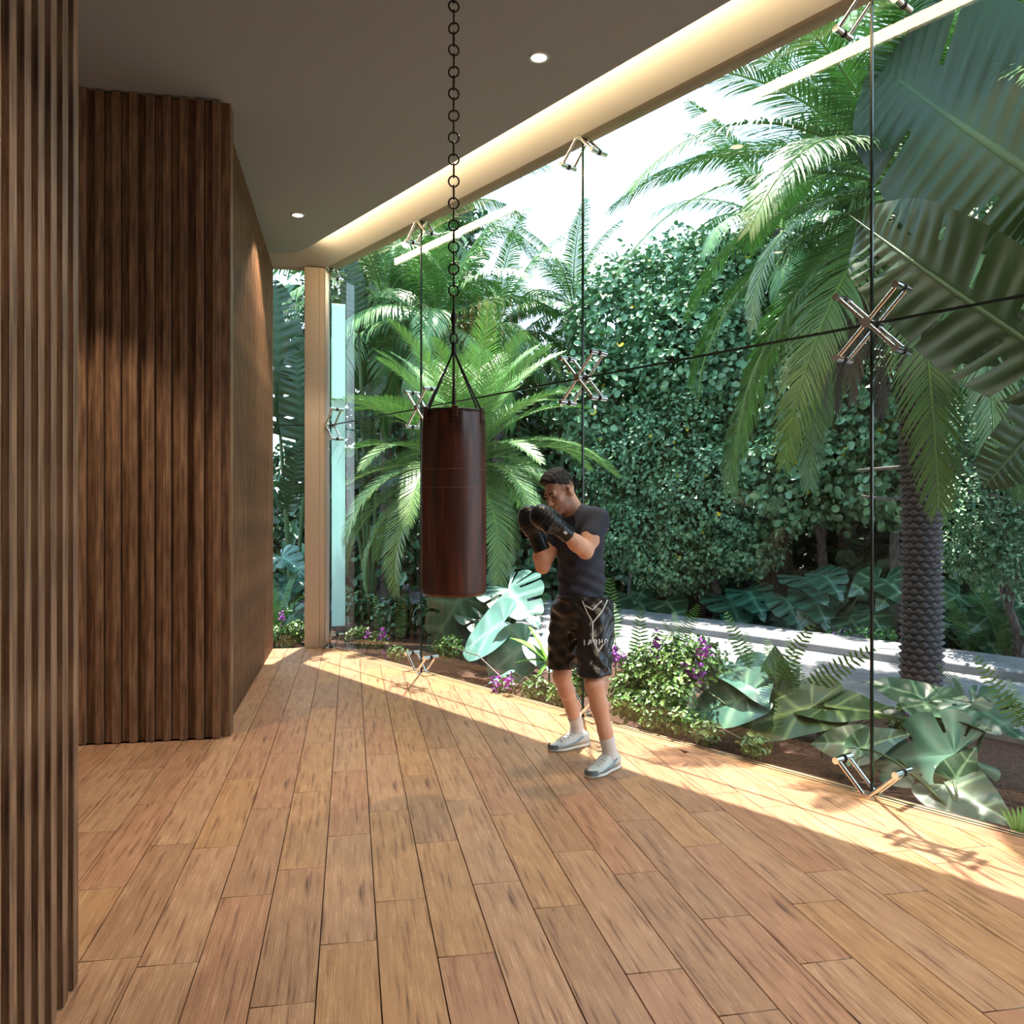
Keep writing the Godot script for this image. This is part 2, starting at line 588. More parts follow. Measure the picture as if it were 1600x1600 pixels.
func plank_mesh(poly: PackedVector2Array, off: Vector2, along := Vector2(0, 1)) -> ArrayMesh:
	var mb := MB.new()
	var across := Vector2(along.y, -along.x)
	var c := Vector2.ZERO
	for q in poly: c += q / poly.size()
	var inner := []
	var outer := []
	var low := []
	var uvf := func(q: Vector2) -> Vector2: return Vector2(q.dot(across) * 1.25, q.dot(along) * 0.5) + off
	for q in poly:
		var i: Vector2 = q + (c - q).normalized() * 0.0018
		inner.append(mb.vert(Vector3(i.x, 0.0, -i.y), uvf.call(i)))
	for q in poly: outer.append(mb.vert(Vector3(q.x, -0.0012, -q.y), uvf.call(q)))
	for q in poly: low.append(mb.vert(Vector3(q.x, -0.013, -q.y), uvf.call(q)))
	var n := poly.size()
	for i in range(1, n - 1): mb.tri(inner[0], inner[i + 1], inner[i])
	for i in n:
		var j := (i + 1) % n
		mb.quad(inner[i], inner[j], outer[j], outer[i])
		mb.quad(outer[i], outer[j], low[j], low[i])
	return mb.mesh()

# ---------------------------------------------------------------- glazing
func pane_mesh(w: float, h: float, t: float) -> ArrayMesh:
	var a := MB.new()
	a.flat_quad(Vector3(0, 0, 0), Vector3(0, h, 0), Vector3(w, h, 0), Vector3(w, 0, 0))
	var e := MB.new()
	for q in [[Vector3(0, h / 2, 0), Vector3(0.001, h, t)], [Vector3(w, h / 2, 0), Vector3(0.001, h, t)], [Vector3(w / 2, 0, 0), Vector3(w, 0.001, t)], [Vector3(w / 2, h, 0), Vector3(w, 0.001, t)]]:
		e.box(q[0], q[1])
	var m := ArrayMesh.new()
	m.add_surface_from_arrays(Mesh.PRIMITIVE_TRIANGLES, a.arrays())
	m.add_surface_from_arrays(Mesh.PRIMITIVE_TRIANGLES, e.arrays())
	m.surface_set_material(0, M.glass)
	m.surface_set_material(1, M.glass_edge)
	return m

func build_glass() -> void:
	var win := thing("window_1", "tall frameless glass wall looking onto the tropical garden", "window", Vector3.ZERO, "", "structure")
	var seams := [-7.35, -6.711, -4.474, -2.237, 0.0, 2.237, 4.474, 6.40]
	var ang := atan2(GT.y, GT.x)
	var bs := Basis(Vector3.UP, ang)            # local x along the glass, local z toward the room or garden
	var mid := 2.52
	var top := 4.31
	for i in seams.size() - 1:
		var wd: float = seams[i + 1] - seams[i] - 0.012
		for lev in [[0.012, mid - 0.006], [mid + 0.006, top]]:
			var o := part("pane", pane_mesh(wd, lev[1] - lev[0], 0.014), null, win, Transform3D(bs, gl(seams[i] + 0.006, 0, lev[0])))
			o.material_override = null
	for i in range(1, seams.size() - 1):
		var sb := MB.new()
		sb.box(Vector3(0, top / 2, 0), Vector3(0.011, top, 0.016))
		part("vertical_seal", sb.mesh(), M.seal, win, Transform3D(bs, gl(seams[i], 0, 0)))
	var hb := MB.new()
	hb.box(Vector3((6.4 + 7.35) / 2, mid, 0), Vector3(13.74, 0.010, 0.0165))
	part("horizontal_seal", hb.mesh(), M.seal, win, Transform3D(bs, gl(-7.35, 0, 0)))
	# narrow window at the end of the corridor
	var w2 := thing("window_2", "narrow end window between the slat wall and the column", "window", Vector3.ZERO, "", "structure")
	for lev in [[0.012, mid - 0.006], [mid + 0.006, top]]:
		var o := part("pane", pane_mesh(0.40, lev[1] - lev[0], 0.014), null, w2, Transform3D(Basis(), Vector3(-0.915, lev[0], -9.74)))
		o.material_override = null
	var h2 := MB.new()
	h2.box(Vector3(-0.715, mid, -9.74), Vector3(0.4, 0.010, 0.0165))
	part("horizontal_seal", h2.mesh(), M.seal, w2)
	# frosted fin standing outside the corner
	var fin := MB.new()
	fin.box(Vector3.ZERO, Vector3(0.16, 3.85, 0.012), 0.002)
	var fo := part("frosted_fin", fin.mesh(), M.frosted, self, Transform3D(Basis(Vector3.UP, 0.2), at_px(529, 705, 9.95) ))
	fo.position.y = 2.1
	tag(fo, "pale frosted glass fin standing upright beside the column", "glass fin")
	# spider fittings: inner and outer star of rods clamped through the panes
	for i in 4:
		var s: float = [0.0, 2.237, 4.474, 6.40][i]
		var where: String = ["by the scaly palm trunk", "above the boxer", "behind the hanging bag", "beside the column"][i]
		fitting(s, mid, [[1, 1], [1, -1], [-1, 1], [-1, -1]] if i < 3 else [[-1, 1], [-1, -1]], "chrome star-shaped glass clamp at mid height " + where)
		fitting(s, 0.0, [[1, 1], [-1, 1]] if i < 3 else [[-1, 1]], "short chrome glass clamp on the floor edge " + ["by the scaly palm trunk", "behind the boxer's legs", "below the hanging bag", "at the column foot"][i])
		fitting(s, top, [[1, -1], [-1, -1]] if i < 3 else [[-1, -1]], "chrome glass clamp under the cove " + ["over the scaly palm", "in front of the open sky", "behind the hanging chain", "at the top of the column"][i])

func fitting(s: float, y: float, arms: Array, label: String) -> void:
	var ang := atan2(GT.y, GT.x)
	var o := thing("glass_clamp", label, "clamp", gl(s, 0, y), "chrome clamps on the glass wall")
	o.basis = Basis(Vector3.UP, ang)
	var reach := 0.165
	var rise := 0.165
	for a in arms:
		var e := Vector3(a[0] * reach, a[1] * rise, 0)
		for side in [-1.0, 1.0]:
			var mb := MB.new()
			bar(mb, Vector3(a[0] * 0.012, a[1] * 0.012, side * 0.055), e + Vector3(0, 0, side * 0.055), 0.0115)
			part("arm", mb.mesh(), M.chrome, o)
		var bolt := MB.new()
		for side in [-1.0, 1.0]:
			bar(bolt, e + Vector3(0, 0, side * 0.014), e + Vector3(0, 0, side * 0.078), 0.019, 14)
		part("bolt", bolt.mesh(), M.chrome, o)
		var wash := MB.new()
		for side in [-1.0, 1.0]:
			bar(wash, e + Vector3(0, 0, side * 0.0075), e + Vector3(0, 0, side * 0.014), 0.021, 14)
		part("washer", wash.mesh(), M.rubber, o)
	var hub := MB.new()
	for side in [-1.0, 1.0]:
		bar(hub, Vector3(0, 0, side * 0.03), Vector3(0, 0, side * 0.066), 0.028, 16)
	part("hub", hub.mesh(), M.chrome, o)
	var pin := MB.new()
	bar(pin, Vector3(0, 0, -0.034), Vector3(0, 0, 0.034), 0.009, 10)
	part("pin", pin.mesh(), M.rubber, o)

# ---------------------------------------------------------------- lamps
func build_lamps() -> void:
	var spots := [[Vector2(1.126, 4.946), "recessed ceiling downlight nearest the hanging chain"], [Vector2(-0.483, 7.97), "recessed ceiling downlight close to the corridor slat wall"], [Vector2(2.735, 1.926), "recessed ceiling downlight further along the cove, behind the view"], [Vector2(-1.64, 4.95), "recessed ceiling downlight inside the recess"], [Vector2(0.6, 1.3), "recessed ceiling downlight near the slatted left wall, behind the view"]]
	var warm := Color(1.0, 0.91, 0.78)
	var ring := MB.new()
	ring.lathe([Vector2(0.046, 0.004), Vector2(0.046, -0.004), Vector2(0.05, -0.007), Vector2(0.062, -0.006), Vector2(0.066, 0.0)], 28)
	var rm := ring.mesh()
	var lens := MB.new()
	lens.lathe([Vector2(0.0, -0.002), Vector2(0.046, -0.002), Vector2(0.046, 0.003)], 24)
	var lm := lens.mesh()
	var glow := mat(Color(1, 0.95, 0.85), 0.4)
	glow.emission_enabled = true
	glow.emission = Color(1.0, 0.92, 0.8)
	glow.emission_energy_multiplier = 12.0
	for k in spots.size():
		var q: Vector2 = spots[k][0]
		var o := thing("downlight", spots[k][1], "ceiling light", Vector3(q.x, CEIL, -q.y), "recessed downlights")
		part("trim_ring", rm, M.steel_frame, o)
		part("lens", lm, glow, o)
		var l := SpotLight3D.new()
		l.name = "beam"
		l.position = Vector3(0, -0.012, 0)
		l.rotation.x = -PI / 2
		l.spot_angle = [52.0, 54.0, 52.0, 31.0, 52.0][k]
		l.spot_angle_attenuation = 0.35
		l.light_color = warm
		l.light_energy = [3.4, 3.4, 4.0, 5.0, 4.0][k]
		l.light_size = 0.04
		l.spot_range = 20.0
		l.spot_attenuation = 2.0
		l.shadow_enabled = true
		o.add_child(l)
	# LED strip on the lip of the ceiling, facing the glass
	var strip := thing("led_strip", "warm glowing light strip along the ceiling edge above the glass", "light strip", gl(-0.6, -0.53, CEIL + 0.055))
	strip.basis = Basis(Vector3.UP, atan2(GT.y, GT.x))
	var sm := MB.new()
	sm.box(Vector3(0, 0, 0.007), Vector3(12.9, 0.07, 0.012), 0.002)
	var sg := mat(Color(1, 0.85, 0.6), 0.5)
	sg.emission_enabled = true
	sg.emission = Color(1.0, 0.9, 0.7)
	sg.emission_energy_multiplier = 30.0
	part("light_tube", sm.mesh(), sg, strip)
	var al := AreaLight3D.new()
	al.name = "strip_light"
	al.area_size = Vector2(12.9, 0.03)
	al.light_color = Color(1.0, 0.93, 0.8)
	al.light_energy = 0.05
	al.area_range = 20.0
	al.shadow_enabled = true
	al.position = Vector3(0, 0.0, 0.02)
	al.rotation.y = PI
	strip.add_child(al)

# ---------------------------------------------------------------- plants: shapes
func frond(L: float, n: int, ll: float, lw: float, rise: float, bend: float, fold: float, sweep: float, droop: float, bare: float, sd: int, rr := 0.012, tint := Color.WHITE) -> ArrayMesh:
	# a feather leaf: rachis in the local x-y plane from the origin outwards along +x, leaflets to both sides
	var mb := MB.new()
	var rng := RandomNumberGenerator.new()
	rng.seed = sd
	var steps := 20
	var pts := [Vector3.ZERO]
	var angs := [rise]
	for i in steps:
		var t := (i + 0.5) / steps
		var a := rise - bend * pow(t, 1.4)
		pts.append(pts[-1] + Vector3(cos(a), sin(a), sin(t * 2.0 + sd) * 0.05) * (L / steps))
		angs.append(rise - bend * pow((i + 1.0) / steps, 1.4))
	var rad := []
	for i in pts.size(): rad.append(rr * (1.0 - 0.85 * i / steps))
	mb.tube(pts, rad, 5, Color(1.0, 0.95, 0.6) * tint, false)
	for k in n:
		var t := bare + (1.0 - bare) * (k + 0.5) / n
		var x := (t - bare) / (1.0 - bare)
		var f := t * steps
		var i := mini(int(f), steps - 1)
		var p: Vector3 = pts[i].lerp(pts[i + 1], f - i)
		var a: float = lerpf(angs[i], angs[i + 1], f - i)
		var T := Vector3(cos(a), sin(a), 0)
		var N := Vector3(-sin(a), cos(a), 0)
		var prof := minf(1.0, 0.45 + 2.6 * x) * pow(maxf(1.0 - x, 0.02), 0.38)
		for side in [-1.0, 1.0]:
			var sw: float = sweep + 0.45 * x + rng.randf_range(-0.07, 0.07)
			var fo: float = fold + rng.randf_range(-0.1, 0.1)
			var len: float = ll * prof * rng.randf_range(0.92, 1.05)
			var dir: Vector3 = (Vector3(0, 0, side) * cos(fo) + N * sin(fo)) * cos(sw) + T * sin(sw)
			var wd := (T - dir * T.dot(dir)).normalized() * lw * 0.5 * (0.6 + 0.4 * prof)
			var dr := droop * rng.randf_range(0.7, 1.3)
			var c := tint * rng.randf_range(0.55, 0.9)
			c = Color(c.r * rng.randf_range(0.85, 1.1), c.g, c.b * rng.randf_range(0.9, 1.1))
			var q1 := p + dir * len * 0.35 + Vector3.DOWN * len * dr * 0.12
			var q2 := p + dir * len * 0.72 + Vector3.DOWN * len * dr * 0.5
			var q3 := p + dir * len * (1.0 - dr * 0.12) + Vector3.DOWN * len * dr
			var v0 := mb.vert(p - wd * 0.6, Vector2.ZERO, c); mb.vert(p + wd * 0.6, Vector2.ZERO, c)
			mb.vert(q1 - wd, Vector2.ZERO, c); mb.vert(q1 + wd, Vector2.ZERO, c)
			mb.vert(q2 - wd * 0.75, Vector2.ZERO, c); mb.vert(q2 + wd * 0.75, Vector2.ZERO, c)
			mb.vert(q3, Vector2.ZERO, c)
			mb.quad(v0, v0 + 1, v0 + 3, v0 + 2); mb.quad(v0 + 2, v0 + 3, v0 + 5, v0 + 4); mb.tri(v0 + 4, v0 + 5, v0 + 6)
	return mb.mesh()

const HEART := [Vector2(-0.02, 0.0), Vector2(-0.2, 0.1), Vector2(-0.34, 0.2), Vector2(-0.26, 0.36), Vector2(-0.02, 0.44), Vector2(0.25, 0.42), Vector2(0.5, 0.32), Vector2(0.74, 0.18), Vector2(0.9, 0.07), Vector2(1.0, 0.0)]
const ROUND := [Vector2(-0.02, 0.0), Vector2(-0.16, 0.12), Vector2(-0.2, 0.28), Vector2(-0.05, 0.42), Vector2(0.2, 0.5), Vector2(0.45, 0.48), Vector2(0.7, 0.36), Vector2(0.88, 0.2), Vector2(0.97, 0.08), Vector2(1.0, 0.0)]
const BANANA := [Vector2(0.0, 0.012), Vector2(0.03, 0.09), Vector2(0.12, 0.15), Vector2(0.3, 0.185), Vector2(0.5, 0.19), Vector2(0.7, 0.17), Vector2(0.85, 0.13), Vector2(0.95, 0.065), Vector2(1.0, 0.0)]
const LANCE := [Vector2(0.0, 0.01), Vector2(0.1, 0.1), Vector2(0.25, 0.17), Vector2(0.45, 0.19), Vector2(0.65, 0.15), Vector2(0.85, 0.07), Vector2(1.0, 0.0)]
const STRAP := [Vector2(0.0, 0.04), Vector2(0.2, 0.05), Vector2(0.5, 0.052), Vector2(0.8, 0.035), Vector2(1.0, 0.0)]

func outline(pts: Array, t: float) -> Vector2:
	var f := t * (pts.size() - 1)
	var i := mini(int(f), pts.size() - 2)
	var a: Vector2 = pts[maxi(i - 1, 0)]
	var b: Vector2 = pts[i]
	var c: Vector2 = pts[i + 1]
	var d: Vector2 = pts[mini(i + 2, pts.size() - 1)]
	return b.cubic_interpolate(c, a, d, f - i)

func blade(pts: Array, veins: int, slits: float, fold: float, arch: float, wave: float, sd: int, leaf := Color.WHITE, vein := Color.WHITE, slant := 0.5, rows := 0, vein_width := 0.16) -> ArrayMesh:
	# broad leaf of unit length along +x, face up +y
	var mb := MB.new()
	var rng := RandomNumberGenerator.new()
	rng.seed = sd
	var nt := rows if rows > 0 else veins * 6
	var nv := 6
	var torn := {}
	if slits < 0.0:
		for k in int(-slits): torn[rng.randi_range(4, nt - 3)] = rng.randf_range(0.1, 0.5)
	for side in [-1.0, 1.0]:
		var grid := []
		for i in nt + 1:
			var t := float(i) / nt
			var e := outline(pts, t)
			var ph := fposmod(t * veins, 1.0)
			if slits > 0.0 and t > 0.12 and t < 0.93:
				e *= 1.0 - 0.10 * pow(absf(ph - 0.45) * 2.0, 2.0)
			var o := Vector2(clampf(e.x - slant * e.y, 0.0, 1.0), 0.0)
			var row := []
			for j in nv + 1:
				var v := float(j) / nv
				var q := o.lerp(e, v)
				var up := fold * q.y - arch * q.x * q.x + wave * v * v * sin(t * TAU * 2.5 + sd + side) * 0.5
				up += 0.012 * v * (1.0 - v) * cos((ph - 0.5) * TAU) * 2.0
				var d := absf(ph - 0.5)
				var k := 1.0 - smoothstep(vein_width * 0.5, vein_width, d) if v > 0.05 else 0.0
				k *= 1.0 - 0.6 * v
				if j == 0: k = 1.0
				var c := leaf.lerp(vein, k) * (1.0 + 0.1 * sin(i * 1.7 + j))
				row.append(mb.vert(Vector3(q.x, up, q.y * side), Vector2(q.x, q.y), c))
			grid.append(row)
		for i in nt:
			var t := (i + 0.5) / nt
			var ph := fposmod(t * veins, 1.0)
			for j in nv:
				var v := (j + 0.5) / nv
				if slits > 0.0 and t > 0.1 and t < 0.95 and (ph > 0.82 or ph < 0.06) and v > slits: continue
				if torn.has(i) and v > torn[i]: continue
				if side > 0.0: mb.quad(grid[i][j], grid[i][j + 1], grid[i + 1][j + 1], grid[i + 1][j])
				else: mb.quad(grid[i][j], grid[i + 1][j], grid[i + 1][j + 1], grid[i][j + 1])
	return mb.mesh()

func leaf_xf(a: Vector3, b: Vector3, hint: Vector3, stretch := 1.0) -> Transform3D:
	var d := b - a
	var x := d.normalized()
	var y := (hint - x * hint.dot(x)).normalized()
	var z := x.cross(y)
	var L := d.length()
	return Transform3D(Basis(x * L, y * L, z * L * stretch), a)

func stalk(a: Vector3, b: Vector3, r: float, bow := 0.15) -> ArrayMesh:
	var mb := MB.new()
	var pts := []
	var rad := []
	for i in 7:
		var t := i / 6.0
		var p := a.lerp(b, t)
		p.y += sin(t * PI * 0.9) * bow * a.distance_to(b)
		if i == 6: p = b
		pts.append(p)
		rad.append(r * (1.2 - 0.5 * t))
	mb.tube(pts, rad, 6)
	return mb.mesh()

func leafy(called: String, label: String, category: String, base: Vector3, leaves: Array, meshes: Array, lm: Material, group := "", sr := 0.008) -> Node3D:
	# leaves: [base point, tip point, face hint, stretch]
	var o := thing(called, label, category, base, group)
	for i in leaves.size():
		var q: Array = leaves[i]
		part("stalk", stalk(Vector3.ZERO, q[0] - base, sr, 0.1), M.stem, o)
		var xf: Transform3D = leaf_xf(q[0] - base, q[1] - base, q[2], q[3] if q.size() > 3 else 1.0)
		part("leaf", meshes[i % meshes.size()], lm, o, xf)
	return o

func rosette(called: String, label: String, category: String, base: Vector3, fr: Array, fm: Material, count: int, lo: float, hi: float, scale: float, sd: int, group := "", trunk: Mesh = null, tmat: Material = null, crown := Vector3.ZERO, from := 0.0, arc := TAU) -> Node3D:
	# fr: frond meshes ordered from upright to hanging
	var o := thing(called, label, category, base, group)
	var rng := RandomNumberGenerator.new()
	rng.seed = sd
	if trunk: part("trunk", trunk, tmat, o)
	for k in count:
		var e := (k + 0.5) / count
		var a := from + fposmod(k * 2.39996, TAU) / TAU * arc + rng.randf_range(-0.15, 0.15)
		var m: Mesh = fr[mini(int(e * fr.size()), fr.size() - 1)]
		var tilt := lerpf(hi, lo, e) + rng.randf_range(-0.06, 0.06)
		var s := scale * rng.randf_range(0.85, 1.1)
		var b := Basis(Vector3.UP, a) * Basis(Vector3(0, 0, 1), tilt) * Basis(Vector3.RIGHT, rng.randf_range(-0.25, 0.25))
		part("frond", m, fm, o, Transform3D(b.scaled(Vector3(s, s, s)), crown + Vector3(rng.randf_range(-0.03, 0.03), 0, rng.randf_range(-0.03, 0.03))))
	return o

func small_leaf(rounded: float, cup: float, n := 7) -> ArrayMesh:
	var mb := MB.new()
	var c := mb.vert(Vector3(0.5, -cup * 0.3, 0))
	var r := []
	for k in n:
		var a := TAU * k / n
		var w := 0.5 * lerpf(0.55, 0.95, rounded)
		var x := 0.5 - cos(a) * 0.5
		r.append(mb.vert(Vector3(x, cup * absf(sin(a)) * 0.4, sin(a) * w * lerpf(1.0, 0.75, x))))
	for k in n: mb.tri(c, r[k], r[(k + 1) % n])
	return mb.mesh()

func foliage(clusters: Array, count: int, size: float, leaf: Mesh, sd: int, tints: Array, shell := 0.55, odd := 0.0) -> MultiMesh:
	# clusters: [centre, radii]; leaves mostly near the outside of each ellipsoid
	var rng := RandomNumberGenerator.new()
	rng.seed = sd
	var mm := MultiMesh.new()
	mm.transform_format = MultiMesh.TRANSFORM_3D
	mm.use_colors = true
	mm.mesh = leaf
	mm.instance_count = count
	var total := 0.0
	var acc := []
	for q in clusters:
		total += q[1].x * q[1].y + q[1].y * q[1].z + q[1].x * q[1].z
		acc.append(total)
	for i in count:
		var pick := rng.randf() * total
		var k := 0
		while acc[k] < pick: k += 1
		var n := Vector3(rng.randfn(), rng.randfn(), rng.randfn()).normalized()
		var rr := lerpf(shell, 1.0, sqrt(rng.randf()))
		# lumps
		rr *= 1.0 + 0.16 * sin(n.x * 7.0 + sd) * sin(n.y * 8.0 + k) + 0.12 * sin(n.z * 13.0 + n.y * 9.0)
		var p: Vector3 = clusters[k][0] + n * rr * clusters[k][1]
		var up := (n * 0.7 + Vector3(rng.randfn(), rng.randfn() * 0.6 + 0.9, rng.randfn()) * 0.6).normalized()
		var x := up.cross(Vector3(rng.randfn(), rng.randfn(), rng.randfn())).normalized()
		x = (x + Vector3.DOWN * 0.35).normalized()
		var z := x.cross(up).normalized()
		up = z.cross(x)
		var s := size * rng.randf_range(0.6, 1.25)
		mm.set_instance_transform(i, Transform3D(Basis(x * s, up * s, z * s), p))
		var c: Color = tints[rng.randi() % tints.size()] * rng.randf_range(0.75, 1.2)
		if odd > 0.0 and rng.randf() < odd: c = Color(3.0, 1.3, 0.1)
		mm.set_instance_color(i, c)
	return mm

func tree(called: String, label: String, base: Vector3, clusters: Array, count: int, size: float, leaf: Mesh, lm: Material, sd: int, tints: Array, group: String, tr := 0.09, odd := 0.0, shell := 0.55) -> Node3D:
	var o := thing(called, label, "tree" if tr > 0.03 else "shrub", base, group)
	var rel := []
	var mean := Vector3.ZERO
	for q in clusters:
		rel.append([q[0] - base, q[1]])
		mean += (q[0] - base) / clusters.size()
	var fork := Vector3(mean.x * 0.5, maxf(mean.y * 0.45, 0.1), mean.z * 0.5)
	var tm := MB.new()
	tm.tube([Vector3(0, -0.15, 0), fork * 0.5 + Vector3(0.05, 0, 0.03), fork], [tr * 1.3, tr, tr * 0.8], 9)
	part("trunk", tm.mesh(), M.bark, o)
	for q in rel:
		var bm := MB.new()
		bm.tube([fork, fork.lerp(q[0], 0.5) + Vector3(0, 0.1, 0), q[0], q[0] + Vector3(0, q[1].y * 0.6, 0)], [tr * 0.7, tr * 0.5, tr * 0.3, tr * 0.1], 6)
		part("branch", bm.mesh(), M.bark, o)
	var mi := MultiMeshInstance3D.new()
	mi.name = "foliage"
	mi.multimesh = foliage(rel, count, size, leaf, sd, tints, shell, odd)
	mi.material_override = lm
	mi.set_meta("kind", "stuff")
	o.add_child(mi)
	return o

# ---------------------------------------------------------------- garden
func build_garden() -> void:
	M.palm = leaf_mat(rgb(104, 150, 84), 0.4, 0.6)
	M.cycad = leaf_mat(rgb(138, 184, 116), 0.42, 0.6)
	M.fern = leaf_mat(rgb(88, 138, 74), 0.5, 0.6)
	M.broad = leaf_mat(rgb(116, 160, 144), 0.3, 0.3)
	M.veined = leaf_mat(rgb(140, 176, 150), 0.32, 0.3)
	M.lime = leaf_mat(rgb(160, 182, 112), 0.38, 0.4)
	M.pale = leaf_mat(rgb(150, 188, 182), 0.34, 0.3)
	M.banana = leaf_mat(rgb(38, 74, 38), 0.5, 0.6)
	M.tree_leaf = leaf_mat(rgb(128, 170, 130), 0.34, 0.35)
	M.strap = leaf_mat(rgb(112, 164, 62), 0.4, 0.6)
	M.stem = mat(rgb(64, 92, 52), 0.5)
	M.dark_stem = mat(rgb(44, 40, 42), 0.5)
	M.bark = mat(Color.WHITE, 0.9)
	M.bark.albedo_texture = noise_tex(21, 0.03, [rgb(60, 54, 54), rgb(104, 98, 96), rgb(140, 132, 128)], 256)
	M.bark.uv1_triplanar = true
	M.bark.uv1_scale = Vector3(3, 1, 3)
	M.scale = mat(rgb(86, 80, 84), 0.65)
	M.trunk_core = mat(rgb(44, 40, 42), 0.9)
	M.dead = leaf_mat(rgb(118, 108, 108), 0.7, 0.15)
	M.flower = leaf_mat(rgb(168, 70, 196), 0.6, 0.4)
	ground_and_path()
	far_trees()
	palms()
	far_bed()
	near_bed()
	banana_leaves()

func ground_and_path() -> void:
	var g := MB.new()
	var n := FastNoiseLite.new()
	n.seed = 3
	n.frequency = 0.35
	var id := []
	for i in 71:
		var row := []
		for k in 46:
			var s := -16.0 + i * 0.75
			var p := 0.08 + k * 0.55
			var h := GROUND + n.get_noise_2d(s * 2.0, p * 2.0) * 0.07 - 0.03
			if p > 1.9 and p < 5.2: h = minf(h, GROUND - 0.04)
			if k == 0: h = GROUND - 0.05
			row.append(g.vert(gl(s, p, h)))
		id.append(row)
	for i in 70:
		for k in 45: g.quad(id[i][k], id[i][k + 1], id[i + 1][k + 1], id[i + 1][k])
	var o := part("ground", g.mesh(), M.soil, self)
	tag(o, "brown soil of the planting beds outside the glass", "ground", "", "structure")
	var g2 := MB.new()
	g2.prism(PackedVector2Array([Vector2(-50, -40), Vector2(70, -40), Vector2(70, 70), Vector2(-50, 70)]), -0.9, -0.45)
	var o2 := part("far_ground", g2.mesh(), M.soil, self)
	tag(o2, "bare soil beneath the distant trees", "ground", "", "structure")
	# path parallel to the glass, with a low raised kerb on its far side
	var path := thing("garden_path", "grey concrete path crossing the garden behind the near plants", "path", Vector3.ZERO, "", "structure")
	var pm := MB.new()
	var ids := []
	for i in 61:
		var s := -14.0 + i * 0.6
		var sway := sin(s * 0.35) * 0.12
		var row := []
		for q in [Vector2(2.3, -0.16), Vector2(2.3, -0.06), Vector2(2.32, -0.05), Vector2(4.2, -0.05), Vector2(4.2, -0.18)]:
			row.append(pm.vert(gl(s, q.x + sway, q.y)))
		ids.append(row)
	for i in 60:
		for k in 4: pm.quad(ids[i][k], ids[i][k + 1], ids[i + 1][k + 1], ids[i + 1][k])
	part("slab", pm.mesh(), M.concrete, path)
	var km := MB.new()
	ids = []
	for i in 61:
		var s := -14.0 + i * 0.6
		var sway := sin(s * 0.35) * 0.12
		var row := []
		for q in [Vector2(4.2, -0.18), Vector2(4.21, 0.02), Vector2(4.24, 0.05), Vector2(4.95, 0.06), Vector2(4.98, 0.04), Vector2(4.98, -0.2)]:
			row.append(km.vert(gl(s, q.x + sway, q.y)))
		ids.append(row)
	for i in 60:
		for k in 5: km.quad(ids[i][k], ids[i][k + 1], ids[i + 1][k + 1], ids[i + 1][k])
	part("kerb", km.mesh(), M.concrete, path)

